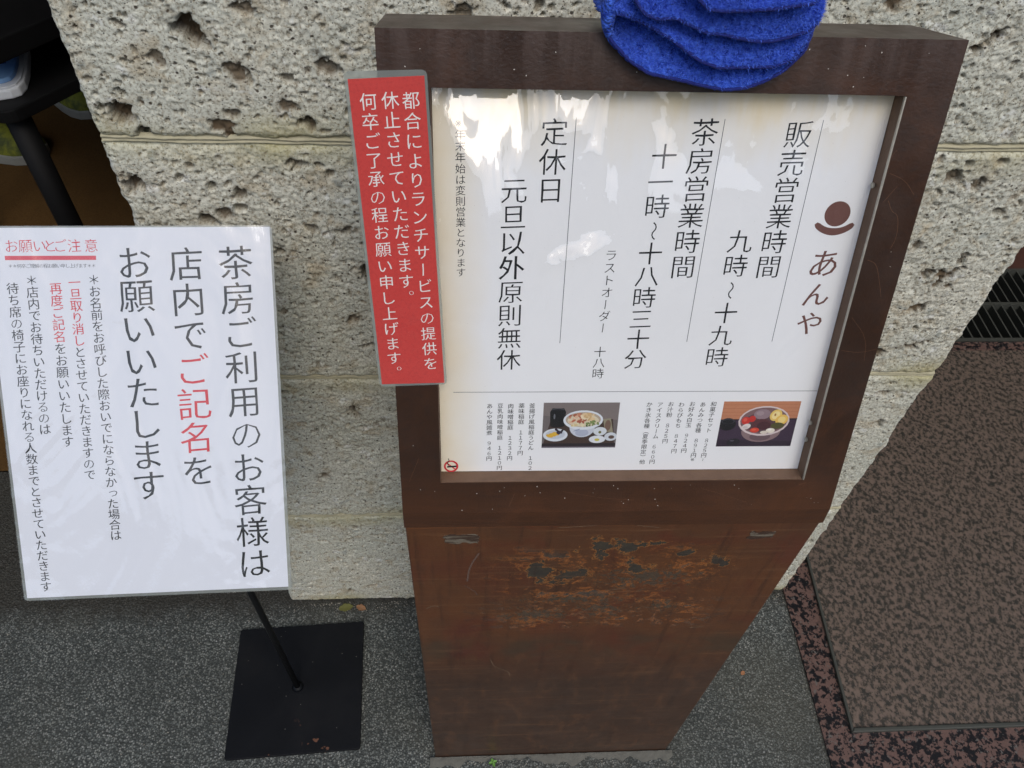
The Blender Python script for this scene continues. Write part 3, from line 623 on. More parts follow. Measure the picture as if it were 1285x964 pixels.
S += blobs(26, .45, .66, .11, .09, .028, [(206, 140, 110), (196, 112, 84), (228, 190, 160), (170, 96, 74)]) + blobs(18, .60, .70, .09, .06, .03, [(232, 204, 160), (214, 180, 132), (240, 224, 190)]) + blobs(20, .66, .55, .08, .06, .018, [(92, 122, 66), (70, 100, 52), (130, 150, 90)]) + blobs(10, .47, .52, .08, .03, .02, [(236, 226, 190), (220, 200, 150)])
S += [('e', (222, 228, 236), (.175, .30, .165, .145)), ('e', (196, 204, 216), (.175, .31, .13, .10))] + [('e', (224, 178, 60), (.10+.04*k, .28+.025*k, .05, .035, -.3)) for k in range(3)] + blobs(9, .22, .38, .05, .05, .022, [(36, 28, 44), (56, 44, 62)])
S += [('e', (218, 224, 230), (.77, .38, .09, .095)), ('e', (110, 112, 60), (.77, .36, .02, .03)), ('e', (228, 232, 238), (.74, .20, .11, .085)), ('e', (206, 196, 80), (.74, .19, .035, .03)), ('e', (214, 220, 228), (.92, .26, .085, .095)), ('e', (96, 76, 68), (.93, .25, .04, .04))]
picture('food_photo', 103.8, 50.6, 55.2, 39.7, S)
S = [('p', (196, 132, 98), [(0, 0), (1, 0), (1, 1), (0, 1)])] + [('p', (180, 116, 84), [(0, y), (1, y+.01), (1, y+.02), (0, y+.012)]) for y in (.68, .76, .84, .92)] + [('p', (62, 46, 66), [(0, 0), (1, 0), (1, .62), (0, .60)]), ('p', (48, 36, 52), [(0, 0), (1, 0), (1, .12), (0, .16)]), ('p', (40, 30, 40), [(0, .58), (1, .60), (1, .63), (0, .61)]),
     ('e', (24, 22, 28), (.10, .50, .11, .14)), ('e', (58, 58, 66), (.10, .57, .09, .06)), ('e', (20, 20, 26), (.10, .56, .07, .045)), ('e', (32, 30, 38), (.22, .10, .09, .08, .2)), ('e', (84, 80, 92), (.20, .13, .03, .015)),
     ('e', (140, 116, 118), (.56, .34, .26, .24)), ('e', (108, 88, 94), (.56, .22, .14, .09)), ('e', (222, 206, 206), (.57, .57, .335, .33)), ('e', (128, 98, 100), (.57, .575, .312, .295)), ('e', (92, 66, 72), (.57, .54, .27, .22)),
     ('e', (150, 128, 136), (.53, .72, .11, .11)), ('e', (166, 146, 152), (.50, .74, .05, .05)), ('e', (92, 52, 58), (.54, .50, .13, .12)), ('e', (76, 40, 48), (.58, .47, .09, .09)),
     ('e', (206, 58, 50), (.33, .58, .055, .085, .3)), ('e', (224, 90, 74), (.32, .60, .025, .04)), ('e', (198, 50, 46), (.41, .62, .045, .07)), ('e', (230, 220, 216), (.35, .45, .06, .06, .4)), ('e', (212, 200, 198), (.34, .43, .035, .03)), ('e', (214, 70, 52), (.47, .37, .06, .055)), ('e', (232, 96, 70), (.46, .38, .03, .025)),
     ('e', (240, 204, 110), (.71, .70, .075, .13, -.4)), ('e', (250, 228, 160), (.71, .70, .05, .09, -.4)), ('e', (170, 120, 60), (.70, .71, .012, .03)), ('e', (240, 196, 96), (.80, .60, .085, .11, .5)), ('e', (246, 220, 140), (.80, .60, .05, .07, .5)), ('e', (84, 82, 44), (.76, .47, .09, .07)),
     ('e', (238, 230, 214), (.68, .36, .06, .055)), ('e', (226, 214, 200), (.60, .32, .05, .035)), ('e', (250, 246, 240), (.67, .38, .025, .02))]
picture('food_photo', 235.3, 50.8, 57.2, 40.0, S)
# no smoking mark
sc_ = (36.6, 34.4); V = []; F = []
for k in range(40):
    a = 2*math.pi*k/40; V += [(sc_[0]+4.0*math.cos(a), sc_[1]+4.0*math.sin(a)), (sc_[0]+5.4*math.cos(a), sc_[1]+5.4*math.sin(a))]
for k in range(40): F.append((2*k, 2*k+1, (2*k+3) % 80, (2*k+2) % 80))
ns = mesh('no_smoking_mark', [(x/1000, y/1000, (WP+.1)/1000) for x, y in V], F, INK_R, pp, FM)
strip([(33.6, 37.3), (39.7, 31.4)], 1.1, 'red_slash', INK_R, ns, FM, WP+.12) if False else None
strip([(33.4, 37.4), (39.8, 31.5)], 1.0, 'lettering', INK_R, pp, FM, WP+.12)
strip([(33.6, 33.9), (40.6, 34.3)], 1.5, 'lettering', INK, pp, FM, WP+.14)
strip([(34.6, 35), (34.0, 37.6), (35.2, 39.6), (34.6, 41.6)], .6, 'lettering', INK, pp, FM, WP+.14)
# cover
mesh('clear_cover', [(u0+.0005, v0+.0022, -RD+.004), (u1-.0024, v0+.0022, -RD+.004), (u1-.0024, v1-.0005, -RD+.004), (u0+.0005, v1-.0005, -RD+.004)], [(0, 1, 2, 3)], M_ACRYL, ped, FM)
# screws in the reveal, dust specks and hairline scratches on the head
M_SCR = plain('scratch_metal', srgb(112, 78, 56), .5); M_SPECK = plain('pale_speck', srgb(200, 196, 186), .7)
for v in (.252, .075, .06): 
    bm = bmesh.new(); bmesh.ops.create_cone(bm, cap_ends=True, segments=12, radius1=.0019, radius2=.0015, depth=.0012)
    bmobj('screw', bm, M_SILVER, ped, FM @ Matrix.Translation((u1-.0006-.0012, v, -.0085)) @ Matrix.Rotation(math.pi/2, 4, 'Y'))
R3 = random.Random(21)
for pts, wd in (([(309, 245), (313, 238), (318, 236), (321, 222), (319, 214)], .22), ([(306, 206), (312, 204), (316, 196), (322, 180)], .2), ([(305, 262), (316, 258), (324, 249)], .18), ([(300, 24), (305, 26)], .4), ([(306, 165), (320, 150), (323, 132)], .15),
                ([(306, 244), (312, 254)], .18), ([(304, 262), (303, 272), (306, 276)], .15), ([(6, 30), (14, 52)], .15), ([(120, 20), (150, 13), (176, 11)], .18), ([(80, 6), (84, 18)], .2), ([(225, 22), (262, 8)], .16), ([(305, 140), (318, 138), (329, 141)], .18)):
    strip(pts, wd, 'scratch', M_SCR, ped, FM, .05)
bm = bmesh.new()
for _ in range(70):
    u, v = R3.uniform(2, 328), R3.choice([R3.uniform(2, 26), R3.uniform(310, 335), R3.uniform(2, 335)])
    if 28 < u < 304 and 27 < v < 308: continue
    s = R3.uniform(.15, .42); a = R3.uniform(0, 3); cs = [(s*1.6, 0), (0, s), (-s, .2*s), (0, -s*.8)]
    bm.faces.new([bm.verts.new(((u+x*math.cos(a)-y*math.sin(a))/1000, (v+x*math.sin(a)+y*math.cos(a))/1000, .00007)) for x, y in cs])
bmobj('dust_speck', bm, M_SPECK, ped, FM)['kind'] = 'stuff'
# marks on the lower body: torn tape remains and scratches (frame: u, z on the front plane)
BM = Matrix(((1, 0, 0, -.04972), (0, 0, -1, -.2384), (0, 1, 0, 0), (0, 0, 0, 1)))
def torn(u0_, u1_, z0_, z1_, sd):
    r = random.Random(sd); P = []
    for k in range(9): P.append((u0_+(u1_-u0_)*k/8, z1_+r.uniform(-1.8, .8)))
    for k in range(5): P.append((u1_+r.uniform(-1, 2), z1_+(z0_-z1_)*(k+.5)/5))
    for k in range(9): P.append((u1_+(u0_-u1_)*k/8, z0_+r.uniform(-1, 2.2)))
    for k in range(5): P.append((u0_+r.uniform(-3, 2), z0_+(z1_-z0_)*(k+.5)/5))
    return P
def tape_mat():
    m = NM('old_tape_remains'); f = m.ramp(m.noise(60, 4, .7, .5, m.co(scale=(.5, 3, 1))), [(.45, 0), (.55, 1)])
    return m.done(m.mix(f, srgb(62, 44, 32), srgb(112, 104, 90)), .8)
MT = tape_mat()
for a in ((32, 57, 629, 644, 1), (277, 297, 629, 641, 2)): prism('tape_remains', [(x/1000, y/1000) for x, y in torn(*a)], .00005, .0003, MT, ped, BM)
for pts, wd in (([(48, 560), (50, 588), (58, 612)], 2.0), ([(46, 552), (55, 540), (57, 532)], .9)): strip(pts, wd, 'scratch', plain('pale_scuff', srgb(98, 78, 68), .7), ped, BM, .12)
for pts, wd in (([(172, 536), (190, 541)], 1.2), ([(268, 447), (282, 449)], 1.8), ([(10, 505), (18, 512), (22, 508)], 1.2), ([(126, 430), (200, 440)], .2), ([(60, 442), (300, 449)], .35), ([(244, 470), (262, 530), (266, 560)], .25), ([(236, 585), (256, 592)], .3),
                ([(72, 372), (76, 350), (92, 338), (94, 322)], .9), ([(272, 650), (300, 656)], .4), ([(120, 652), (160, 656)], .8), ([(182, 654), (200, 650)], .8), ([(14, 458), (16, 466), (40, 460)], .5)):
    strip(pts, wd, 'scratch', M_SCR if wd < .8 else plain('pale_scuff', srgb(118, 98, 78), .7), ped, BM, .12)
# mortar collar at the foot
nx = 260; x = np.linspace(-.056, .288, nx); P = []
for t in np.linspace(0, 1, 7):
    yy = -.2386-.011*(1-t)*(1+1.3*fbm(x, x*0+.2, 40, 3, 8))-.001; zz = .0016+.0042*np.sin(t*math.pi/2)+fbm(x, x*0+t*3, 160, 3, 9)*.0016; P.append(np.stack([x, yy, np.where(t < .01, .0004, zz)], 1))
tag(np_mesh('mortar_collar', np.concatenate(P), grid_faces(nx, 7, True), plain('collar_mortar', srgb(92, 91, 84), .95, 0, .25, 120, .8)), 'thin rough mortar collar along the foot of the rusty pedestal', 'mortar')
# ------------------------------------------------------------------ red label taped on the head
lb = thing('red_notice_label', 'narrow red laminated label with white text on the left edge of the hours board', 'label', tuple(FM @ Vector((.012, .21, .002))))
Rm = FM @ Matrix.Translation((.0088, .21425, .0012)) @ Matrix.Rotation(math.radians(2.15), 4, 'Z')
# local frame centred on the label
prism('red_paper', [(-.0212, -.0985), (.0210, -.0990), (.0210, .0985), (-.0212, .0975)], .0003, .0006, M_RED, lb, Rm)
prism('film', rrect(-.0232, .0228, -.1005, .1018, .0032), .0001, .0008, M_FILM_L, lb, Rm)
def margin(name, out_, inn, z, mat, parent, M):
    # flat ring between the rounded outer film edge and the paper
    n = len(out_); V = [(x, y, z) for x, y in out_]; cx_, cy_ = sum(p[0] for p in inn)/4, sum(p[1] for p in inn)/4
    V += [(*inn[min(range(4), key=lambda q: abs(inn[q][0]-x)+abs(inn[q][1]-y))], z) for x, y in out_]
    F = [(k, (k+1) % n, n+(k+1) % n, n+k) for k in range(n)]
    return mesh(name, V, F, mat, parent, M)
M_MARG = mat_clear('fused_film_margin', .42, (.9, .92, .9, 1), .15, 40, .5, .001, 1.2)
margin('film_margin', rrect(-.0230, .0226, -.1003, .1016, .0032), [(.0210, .0985), (-.0212, .0975), (-.0212, -.0985), (.0210, -.0990)], .00045, M_MARG, lb, Rm)
RmI = Rm.inverted() @ FM
def l2(u, v): p = RmI @ Vector((u/1000, v/1000, 0)); return p.x*1000, p.y*1000
for t, a, b, c, d in (('都合によりランチサービスの提供を', 18.3, 300.0, 24.6, 130.9), ('休止させていただきます。', 6.7, 299.9, 11.3, 179.4), ('何卒ご了承の程お願い申し上げます。', -5.5, 299.0, .9, 124.1)):
    (a, b), (c, d) = l2(a, b), l2(c, d); column(t, a, b, c, d, 9.9, INK_W, lb, Rm, .66, off=.002)
# ------------------------------------------------------------------ left notice on its stand
SM = Matrix(((.99927, -.00804, .03723, -.25896), (.03354, .64914, -.75993, -.15073), (-.01806, .76063, .64893, .68247), (0, 0, 0, 1)))
SM = Matrix((SM.col[0].to_3d().normalized().to_4d(), SM.col[1], SM.col[2], SM.col[3])).transposed() if False else SM
nt_ = thing('laminated_notice', 'large white laminated notice with handwriting style Japanese text on a thin black stand', 'notice', (-.259, -.151, .57))
# gently cupped sheet
def curved(name, pts_w, pts_h, z, mat, parent, hw=None, nx=28, ny=34, r=.0):
    xs = np.linspace(-pts_w, pts_w, nx); ys = np.linspace(-pts_h, pts_h, ny); X, Y = np.meshgrid(xs, ys)
    if r:
        # round the corners by pulling corner vertices in
        for sx in (-1, 1):
            for sy in (-1, 1):
                dx = np.clip((X*sx-(pts_w-r))/r, 0, 1); dy = np.clip((Y*sy-(pts_h-r))/r, 0, 1); l = np.sqrt(dx*dx+dy*dy); k = np.where(l > 1, 1/np.maximum(l, 1e-6), 1)
                X = np.where((dx > 0) & (dy > 0), sx*((pts_w-r)+dx*k*r), X); Y = np.where((dx > 0) & (dy > 0), sy*((pts_h-r)+dy*k*r), Y)
    Z = z+0*X
    return np_mesh(name, np.stack([X, Y, Z], 2).reshape(-1, 3), grid_faces(nx, ny), mat, parent, M=SM)
pw = prism('paper', [(-.1055, -.1490), (.1050, -.1485), (.1062, .1503), (-.1062, .1500)], -.0002, 0, M_WHITE, nt_, SM)
prism('film', rrect(-.1080, .1080, -.1515, .1515, .0035), -.0006, .0006, M_FILM, nt_, SM)
WS = .08
margin('film_margin', rrect(-.1078, .1078, -.1513, .1513, .0035), [(.1062, .1503), (-.1062, .1500), (-.1055, -.1490), (.1050, -.1485)], -.0001, M_MARG, nt_, SM)
def colS(t, a, b, c, d, em, mat=INK, **kw): return column(t, a, b, c, d, em, mat, pw, SM, WS, **kw)
colS('茶房ご利用のお客様は', 78.7, 122.3, 78.3, -127.0, 27, off=.002)
t = '店内でご記名を'; colS(t, 41.1, 121.6, 38.6, -45.3, 27, sel=(0, 3), off=.002); colS(t, 41.1, 121.6, 38.6, -45.3, 27, INK_R, sel=(3, 6), off=.002); colS(t, 41.1, 121.6, 38.6, -45.3, 27, sel=(6, 7), off=.002)
colS('お願いいたします', 2.3, 122.7, -1.2, -56.5, 27, off=.002)
colS('＊お名前をお呼びした際おいでにならなかった場合は', -28.9, 110.3, -30.9, -97.7, 9.2, off=.006)
t = '一旦取り消しとさせていただきますので'; colS(t, -43.4, 108.4, -46.4, -45.7, 9.2, INK_R, sel=(0, 6), off=.006); colS(t, -43.4, 108.4, -46.4, -45.7, 9.2, sel=(6, 18), off=.006)
t = '再度ご記名をお願いいたします'; colS(t, -57.6, 103.8, -60.6, -17.9, 9.4, INK_R, sel=(0, 5), off=.006); colS(t, -57.6, 103.8, -60.6, -17.9, 9.4, sel=(5, 14), off=.006)
colS('＊店内でお待ちいただけるのは', -74.8, 110.1, -77, -7.3, 9.2, off=.006)
colS('待ち席の椅子にお座りになれる人数までとさせていただきます', -89.2, 104.1, -89.8, -139.9, 9.2, off=.006)
letters('lettering', [(c, x, 136.2, 10.4) for c, x in zip('お願いとご注意', (-86.7, -76.5, -66.4, -58.7, -51.3, -40.9, -28.5))], INK_R, pw, SM, WS, off=-.006)
t = '＊＊何卒ご理解の程お願い申し上げます＊＊'; letters('lettering', [(c, -89+61*i/(len(t)-1), 121.2, 3.5) for i, c in enumerate(t)], INK_G, pw, SM, WS, off=0)
strip([(-92.3, 127.4), (-25.7, 127.2)], 3.2, 'red_bar', INK_BAR, pw, SM, WS)
# stand
PB = Vector((-.2526, -.1367, 0)); st = thing('sign_stand', 'black square base plate with a thin pole holding the white notice', 'stand', tuple(PB))
PMt = Matrix.Translation(PB) @ rot('Z', 2.9); h = .0934
bm = bmesh.new(); vs = rrect(-h, h, -h, h, .003, 3); f = bm.faces.new([bm.verts.new((x, y, .0012)) for x, y in vs]); r = bmesh.ops.extrude_face_region(bm, geom=[f]); bmesh.ops.translate(bm, vec=(0, 0, .0055), verts=[v for v in r['geom'] if isinstance(v, bmesh.types.BMVert)])
bmobj('base_plate', bm, M_PLATE, st, PMt, bevel=.0008)
tube('pole', [PB+Vector((0, 0, z)) for z in (.0067, .2, .4, .655)], .0042, M_BLACK, st)
tube('weld_collar', [PB+Vector((0, 0, z)) for z in (.0066, .009, .0115)], [.0085, .0068, .0044], M_PLATE, st)
box('holder', -.095, .095, -.13, .13, -.0045, -.0011, M_BLACK, st, SM, bevel=.0008)
tube('bracket', [PB+Vector((0, 0, .64)), PB+Vector((-.004, -.004, .664)), SM @ Vector((0, -.012, -.0045))], .005, M_BLACK, st)
# ------------------------------------------------------------------ blue towel folded over the top of the head
def mat_towel():
    m = NM('blue_terry'); n = m.noise(300, 3, .6); v = m.vor(520)
    c = m.mix(m.ramp(n, [(.3, 0), (.7, 1)]), srgb(12, 36, 132), srgb(82, 124, 236)); c = m.mix(m.ramp(m.noise(30, 3), [(.3, 0), (.7, .25)]), c, srgb(24, 52, 160))
    b = m.done(c, .95, 0, m.bump(m.math('ADD', n, m.math('MULTIPLY', v, -.8)), 1., .002), .1)
    m.b.inputs['Sheen Weight'].default_value = .15; m.b.inputs['Sheen Tint'].default_value = (.5, .6, 1, 1); return b
M_TOW = mat_towel(); M_HEM = plain('navy_hem_stitch', srgb(10, 28, 112), .8, 0, .3, 900, .8); M_PILE = plain('blue_pile', srgb(76, 114, 224), .9, 0, .3, 40, 0)
tw = thing('blue_towel', 'folded bright blue terry towel hanging over the top edge of the brown sign', 'towel', tuple(FM @ Vector((.18, .345, 0))))
def resample(pts, n, k=3):
    P = np.array(pts, float); s = np.r_[0, np.cumsum(np.linalg.norm(np.diff(P, axis=0), axis=1))]; t = np.linspace(0, s[-1], n); Q = np.stack([np.interp(t, s, P[:, i]) for i in range(P.shape[1])], 1)
    for _ in range(k):
        Q[1:-1] = (Q[:-2]+2*Q[1:-1]+Q[2:])/4
    return Q
FV = []; FF = []
rt = np.random.default_rng(5)
def layer(hem, w_hem, w_mid, top_v, top_w, seed, fray=1, thick=.0016):
    """hem: (u, v, w) mm along the front lip; sheet rises to the top of the sign and rolls back over it"""
    n, m_ = 210, 120; Hh = resample(hem, n, 10); t = np.linspace(0, 1, m_)
    uc = Hh[:, 0].mean()
    G = np.zeros((m_, n, 3))
    for j, tt in enumerate(t):
        # path: hem -> up the face -> roll over -> back over the top
        a = min(1, tt/.45); b = max(0, (tt-.45)/.55)
        u = Hh[:, 0]-(Hh[:, 0]-uc)*(.05*tt)
        if b == 0:
            s = a*a*(3-2*a)*.35+a*.65
            v = Hh[:, 1]+(top_v-Hh[:, 1])*s
            wv = Hh[:, 2]+(w_mid-Hh[:, 2])*math.sin(a*math.pi/2)
            v0_, w0_ = v, wv
        else:
            ang = min(1, b/.35)*math.pi/2; R_ = w_mid+9
            R_ = 14.
            v = top_v+ (top_w)*math.sin(ang); wv = w_mid-R_*(1-math.cos(ang))-max(0, b-.35)/.65*(52)
        G[j, :, 0] = u; G[j, :, 1] = v; G[j, :, 2] = wv
    U, T = np.meshgrid(np.arange(n)/n, t)
    G[:, :, 2] += fbm(U*3, T*2, 2.2, 3, seed)*4*np.clip(T*6, 0, 1); G[:, :, 1] += fbm(U*3, T*2, 3, 2, seed+9)*3*np.clip(T*3, 0, 1)
    fu = fbm(G[:, :, 0]*.5, G[:, :, 1]*.5+G[:, :, 2]*.3, 1, 3, seed+3, .7)*1.3; G[:, :, 2] += fu*1.0; G[:, :, 1] += fu*.3
    co = G.reshape(-1, 3)/1000; nv = len(co)
    # thickness: copy inward
    d1 = np.gradient(G, axis=1); d0 = np.gradient(G, axis=0); N = np.cross(d1, d0); N /= np.linalg.norm(N, axis=2, keepdims=True)+1e-9
    back = (G-N*thick*1000).reshape(-1, 3)/1000
    F1 = grid_faces(n, m_); F2 = grid_faces(n, m_, True)+nv; idx = np.arange(nv).reshape(m_, n)
    ring = np.concatenate([idx[0, :], idx[1:, -1], idx[-1, -2::-1], idx[-2:0:-1, 0]]); rf = np.stack([ring, ring+nv, np.roll(ring, -1)+nv, np.roll(ring, -1)], 1)
    np_mesh('towel_layer', np.concatenate([co, back]), np.concatenate([F1, F2, rf]), M_TOW, tw, M=FM)
    hp = [tuple(p) for p in (G[0, ::2]/1000)]
    tube('hem', hp, [.00095*(1+.12*math.sin(k*2.1)) for k in range(len(hp))], M_HEM, tw, 8, FM)
    # terry loops
    K = int(26000*fray); jj = rt.integers(1, int(m_*.75), K); ii = rt.integers(0, n, K)
    P = G[jj, ii]+rt.normal(0, .3, (K, 3)); Nn = N[jj, ii]; D = Nn*rt.uniform(.6, 2.0, (K, 1))+rt.normal(0, .8, (K, 3)); S_ = rt.normal(0, 1, (K, 3)); S_ /= np.linalg.norm(S_, axis=1, keepdims=True); S_ *= .22
    b = sum(len(a) for a in FV); FV.append((P-S_)/1000); FV.append((P+S_)/1000); FV.append((P+D)/1000); q = np.arange(K); FF.append(np.stack([b+q, b+K+q, b+2*K+q], 1))
A = [(123.0, 352, 3), (123.0, 346.0, 4), (126.6, 334.6, 5), (138.2, 324.1, 6), (149.6, 317.8, 6), (166.1, 315.0, 5), (183.0, 311.5, 5), (194.2, 310.0, 5), (205.0, 311.2, 5), (215.3, 315, 5), (225.2, 320.6, 5), (234.2, 329.8, 5), (236.8, 337.7, 5), (237, 346, 5)]
B = [(124.5, 345, 7), (126.5, 347.5, 10), (130.6, 347.5, 12), (136.7, 346.1, 12), (145.3, 342.6, 12), (156.2, 337.6, 12), (165.3, 331.6, 13), (174.6, 326.0, 14), (184.6, 322.7, 14), (200.6, 323.0, 13), (216.6, 323.3, 12), (226.6, 326.9, 11), (232.3, 334.8, 9), (234.5, 341, 7)]
Cc = [(134, 361, 20), (135.9, 355.2, 22), (140.6, 349.1, 22), (147.9, 346.5, 22), (157.9, 347.2, 22), (165.3, 344.1, 22), (174.0, 340.6, 22), (184.3, 339.9, 23), (192.8, 338.2, 23), (200.2, 336.9, 23), (210.5, 337.1, 22), (220.3, 339.7, 22), (230.0, 342.6, 21), (234.1, 347.3, 20), (234, 355.5, 18)]
D_ = [(160, 363, 30), (166.0, 356.8, 32), (171.5, 352.5, 32), (179.5, 351.8, 32), (189.3, 352.4, 32), (204.0, 353.2, 32), (213.6, 354.7, 32), (225.1, 356.2, 31), (229, 362, 28)]
A = [(u_, v_, w_+4.5*math.sin(math.pi*k/(len(A)-1))) for k, (u_, v_, w_) in enumerate(A)]; B = [(u_, v_, w_+3*math.sin(math.pi*k/(len(B)-1))) for k, (u_, v_, w_) in enumerate(B)]
layer(A, 4, 2.5, 344, 3, 1); layer(B, 12, 14, 352, 7, 2); layer(Cc, 22, 22, 362, 8, 3); layer(D_, 32, 30, 372, 8, 4)
o = np_mesh('terry_pile', np.concatenate(FV), np.concatenate(FF), M_PILE, tw, smooth=False, M=FM); o['kind'] = 'stuff'
# rolled left fold joining the two lowest layers
fold = [(126.0, 336, 6), (124.6, 342, 8), (124.3, 349, 10), (126, 355, 12), (129, 359, 13), (134, 361, 14)]
tube('fold', [tuple(c/1000 for c in p) for p in resample(fold, 20)], [.0018+.0026*math.sin(math.pi*k/19) for k in range(20)], M_TOW, tw, 14, FM)
# ------------------------------------------------------------------ things inside the doorway on the left
tb_ = thing('side_table', 'black two tier table with a round leg in the dark doorway', 'table', (-.72, .62, 0))
ca = Vector((-.707, .571, 0)); dr = Vector((.070, .099, 0)).normalized(); nr = Vector((-dr.y, dr.x, 0))      # dr runs back, nr runs left
TM = Matrix(((dr.x, nr.x, 0, ca.x), (dr.y, nr.y, 0, ca.y), (0, 0, 1, 0), (0, 0, 0, 1)))
M_TBL = plain('black_satin_table', srgb(10, 10, 11), .6, 0, .15, 20, .1, .2)
prism('lower_shelf', rrect(-.004, .46, -.004, .50, .03, 6), .478, .5, M_TBL, tb_, TM, bevel=.003)
prism('tabletop', rrect(.0, .80, .0, .80, .02, 6), .566, .60, M_TBL, tb_, TM, bevel=.003)
for (a, b) in ((.032, .032), (.43, .032), (.032, .46), (.43, .46)): tube('leg', [TM @ Vector((a, b, z)) for z in (.004, .25, .478)], .0195, M_TBL, tb_, 20)
for (a, b) in ((.2, .04), (.43, .04), (.032, .46), (.43, .46)): tube('riser', [TM @ Vector((a, b, z)) for z in (.5, .566)], .012, M_TBL, tb_, 12)
ct = thing('tissue_pack', 'white tray shaped pack with a blue printed top on the black table shelf', 'pack', (-.76, .66, .5))
M_WP = plain('white_plastic', srgb(196, 200, 204), .4, 0, .03, 20, .05)
ol = [(-.84, .575), (-.74, .600), (-.704, .613), (-.694, .622), (-.692, .640), (-.699, .675), (-.718, .735), (-.735, .775), (-.85, .80)]
def inset(P, k, c=(-.775, .69)): return [(c[0]+(x-c[0])*k, c[1]+(y-c[1])*k) for x, y in P]
prism('tray', ol, .5005, .516, M_WP, ct, bevel=.003); prism('rim', inset(ol, .95), .516, .519, M_WP, ct, bevel=.001)
m = NM('blue_print'); f = m.noise(14, 2); prism('printed_lid', inset(ol, .84), .519, .527, m.done(m.mix(m.ramp(f, [(.35, 0), (.65, 1)]), srgb(40, 92, 176), srgb(140, 180, 220)), .35), ct, bevel=.0015)
def dec(x, y, w_, h_, mat): prism('printed_mark', [(x, y), (x+w_, y+.3*w_), (x+w_-.3*h_, y+h_), (x-.3*h_, y+h_)], .5272, .5276, mat, ct)
dec(-.739, .690, .010, .014, M_WP); dec(-.733, .668, .008, .014, plain('dark_blue_mark', srgb(24, 50, 120), .4)); dec(-.752, .688, .007, .012, plain('red_mark', srgb(190, 70, 80), .4))
# shoes
M_SHOE = NM('lime_mesh_fabric'); M_SHOE = M_SHOE.done(M_SHOE.mix(M_SHOE.ramp(M_SHOE.noise(45, 4), [(.4, 0), (.6, 1)]), srgb(112, 116, 30), srgb(64, 72, 28)), .8, 0, M_SHOE.bump(M_SHOE.noise(400, 3), .5, .001))
M_SOLE = plain('grey_white_sole', srgb(130, 130, 122), .7)
def shoe(loc_, rz, label):
    t = thing('sneaker', label, 'shoe', loc_, 'pair of lime sneakers'); Mx = Matrix.Translation(loc_) @ rot('Z', rz)
    # sections along y (heel 0 .. toe .27): half width, height
    sec = [(0, .026, .060), (.03, .034, .085), (.08, .036, .090), (.13, .039, .075), (.18, .046, .058), (.22, .047, .045), (.25, .038, .034), (.268, .020, .022)]
    V = []; F = []; n = 16
    for y, hw_, hh in sec:
        for k in range(n):
            a = math.pi*k/(n-1); V.append((hw_*math.cos(a)*(1 if abs(math.cos(a)) > .2 else .9), y, .022+(hh-.0)*max(0, math.sin(a))**.75))
    for i in range(len(sec)-1):
        for k in range(n-1): F.append((i*n+k, (i+1)*n+k, (i+1)*n+k+1, i*n+k+1))
    F.append(tuple(range(n))); F.append(tuple(range((len(sec)-1)*n, len(sec)*n))[::-1])
    mesh('upper', V, F, M_SHOE, t, Mx, smooth=True)
    pts = [(-hw_-.004, y) for y, hw_, hh in sec]+[(0, .276)]+[(hw_+.004, y) for y, hw_, hh in sec[::-1]]
    prism('sole', pts, .001, .026, M_SOLE, t, Mx, bevel=.004)
    for k in range(4): tube('lace', [Mx @ Vector((s*.02, .12+.017*k, .022+.075-.006*k-abs(s)*.006)) for s in (-1, -.5, 0, .5, 1)], .0025, M_SOLE, t, 6)
    return t
shoe((-1.17, 1.52, .004), -128, 'lime sneaker with pale sole farther in, half hidden under the black shelf')
shoe((-1.30, 1.22, .004), -100, 'lime sneaker nearer the notice, cut by the left frame edge')
# ------------------------------------------------------------------ bits on the ground
def leaf(name, loc_, L_, W_, rz, mat, label, curl=.3, cat='leaf'):
    V = []; F = []; n = 9
    for i in range(n):
        t = i/(n-1); w_ = W_*math.sin(math.pi*min(1, t*.92+.05))**.8*(1+.15*math.sin(i*2.3))
        for s in (-1, -.4, 0, .4, 1): V.append((t*L_, s*w_/2, .002+curl*(abs(s)*w_*.35+.25*L_*(t-.5)**2)))
    for i in range(n-1):
        for k in range(4): F.append((i*5+k, (i+1)*5+k, (i+1)*5+k+1, i*5+k+1))
    o = mesh(name, V, F, mat, None, Matrix.Translation(loc_) @ rot('Z', rz), smooth=True); return tag(o, label, cat)
leaf('dry_leaf', (-.205, -.016, .001), .022, .013, 10, plain('olive_leaf', srgb(92, 92, 44), .8, 0, .3, 200), 'small olive leaf against the pillar foot')
leaf('dry_leaf', (-.178, -.012, .001), .016, .010, -20, plain('tan_leaf', srgb(132, 96, 66), .8, 0, .3, 200), 'small tan leaf beside the olive one at the pillar foot')
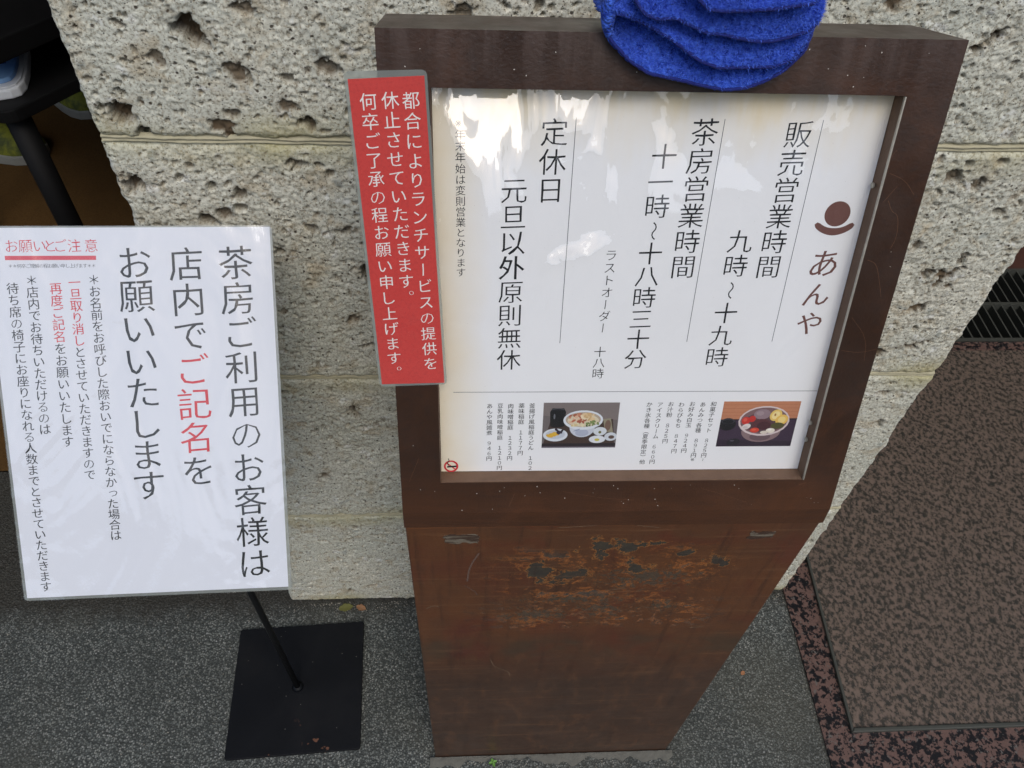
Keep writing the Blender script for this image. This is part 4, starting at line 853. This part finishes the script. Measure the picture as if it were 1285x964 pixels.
leaf('dry_leaf', (.413, -.135, .001), .008, .006, 40, plain('orange_leaf', srgb(150, 104, 70), .8), 'tiny orange brown leaf scrap on the dark paving right of the pedestal')
wd_ = thing('weed_sprout', 'tiny green weed sprouting at the pedestal foot', 'weed', (.032, -.249, .002))
M_LF = plain('fresh_green', srgb(96, 140, 60), .6, 0, .2, 200)
for k, a in enumerate((20, 110, 190, 290)):
    o = leaf('leaf', (.032, -.249, .004), .006, .004, a, M_LF, '', 1.2); del o['label']; del o['category']; setpar(o, wd_)
# loose grit gathered along the pillar foot, the pedestal and across the paving
rg = np.random.default_rng(77); V = []; F = []
def pebble(x, y, r_):
    b = len(V); k = rg.uniform(.6, 1.3, 6); a = rg.uniform(0, 6.28); ca_, sa_ = math.cos(a), math.sin(a)
    for i, (px_, py_, pz_) in enumerate(((1, 0, 0), (0, 1, 0), (-1, 0, 0), (0, -1, 0), (0, 0, .8), (0, 0, -.8))):
        px_, py_, pz_ = px_*k[i]*r_, py_*k[i]*r_, pz_*k[i]*r_; V.append((x+px_*ca_-py_*sa_, y+px_*sa_+py_*ca_, .6*r_+pz_))
    for f in ((0, 1, 4), (1, 2, 4), (2, 3, 4), (3, 0, 4), (1, 0, 5), (2, 1, 5), (3, 2, 5), (0, 3, 5)): F.append(tuple(b+q for q in f))
for _ in range(420): pebble(rg.uniform(-.28, .51), -.004-abs(rg.normal(0, .009)), rg.uniform(.0005, .0016))
for _ in range(160): pebble(rg.uniform(-.07, .30), -.246-abs(rg.normal(0, .006)), rg.uniform(.0005, .0012))
for _ in range(60): pebble(.511-abs(rg.normal(0, .004)), rg.uniform(-.4, 0), rg.uniform(.0005, .0012))
for _ in range(260): pebble(rg.uniform(-.75, .50), rg.uniform(-.34, -.01), rg.uniform(.0005, .0014))
m = NM('mixed_grit'); o = mesh('loose_grit', V, F, m.done(m.mix(m.noise(90, 2), srgb(70, 66, 58), srgb(170, 166, 154)), .9)); tag(o, 'loose grit and sand gathered on the dark paving along the pillar foot', 'grit'); o['kind'] = 'stuff'
bpy.data.objects.remove(fo)
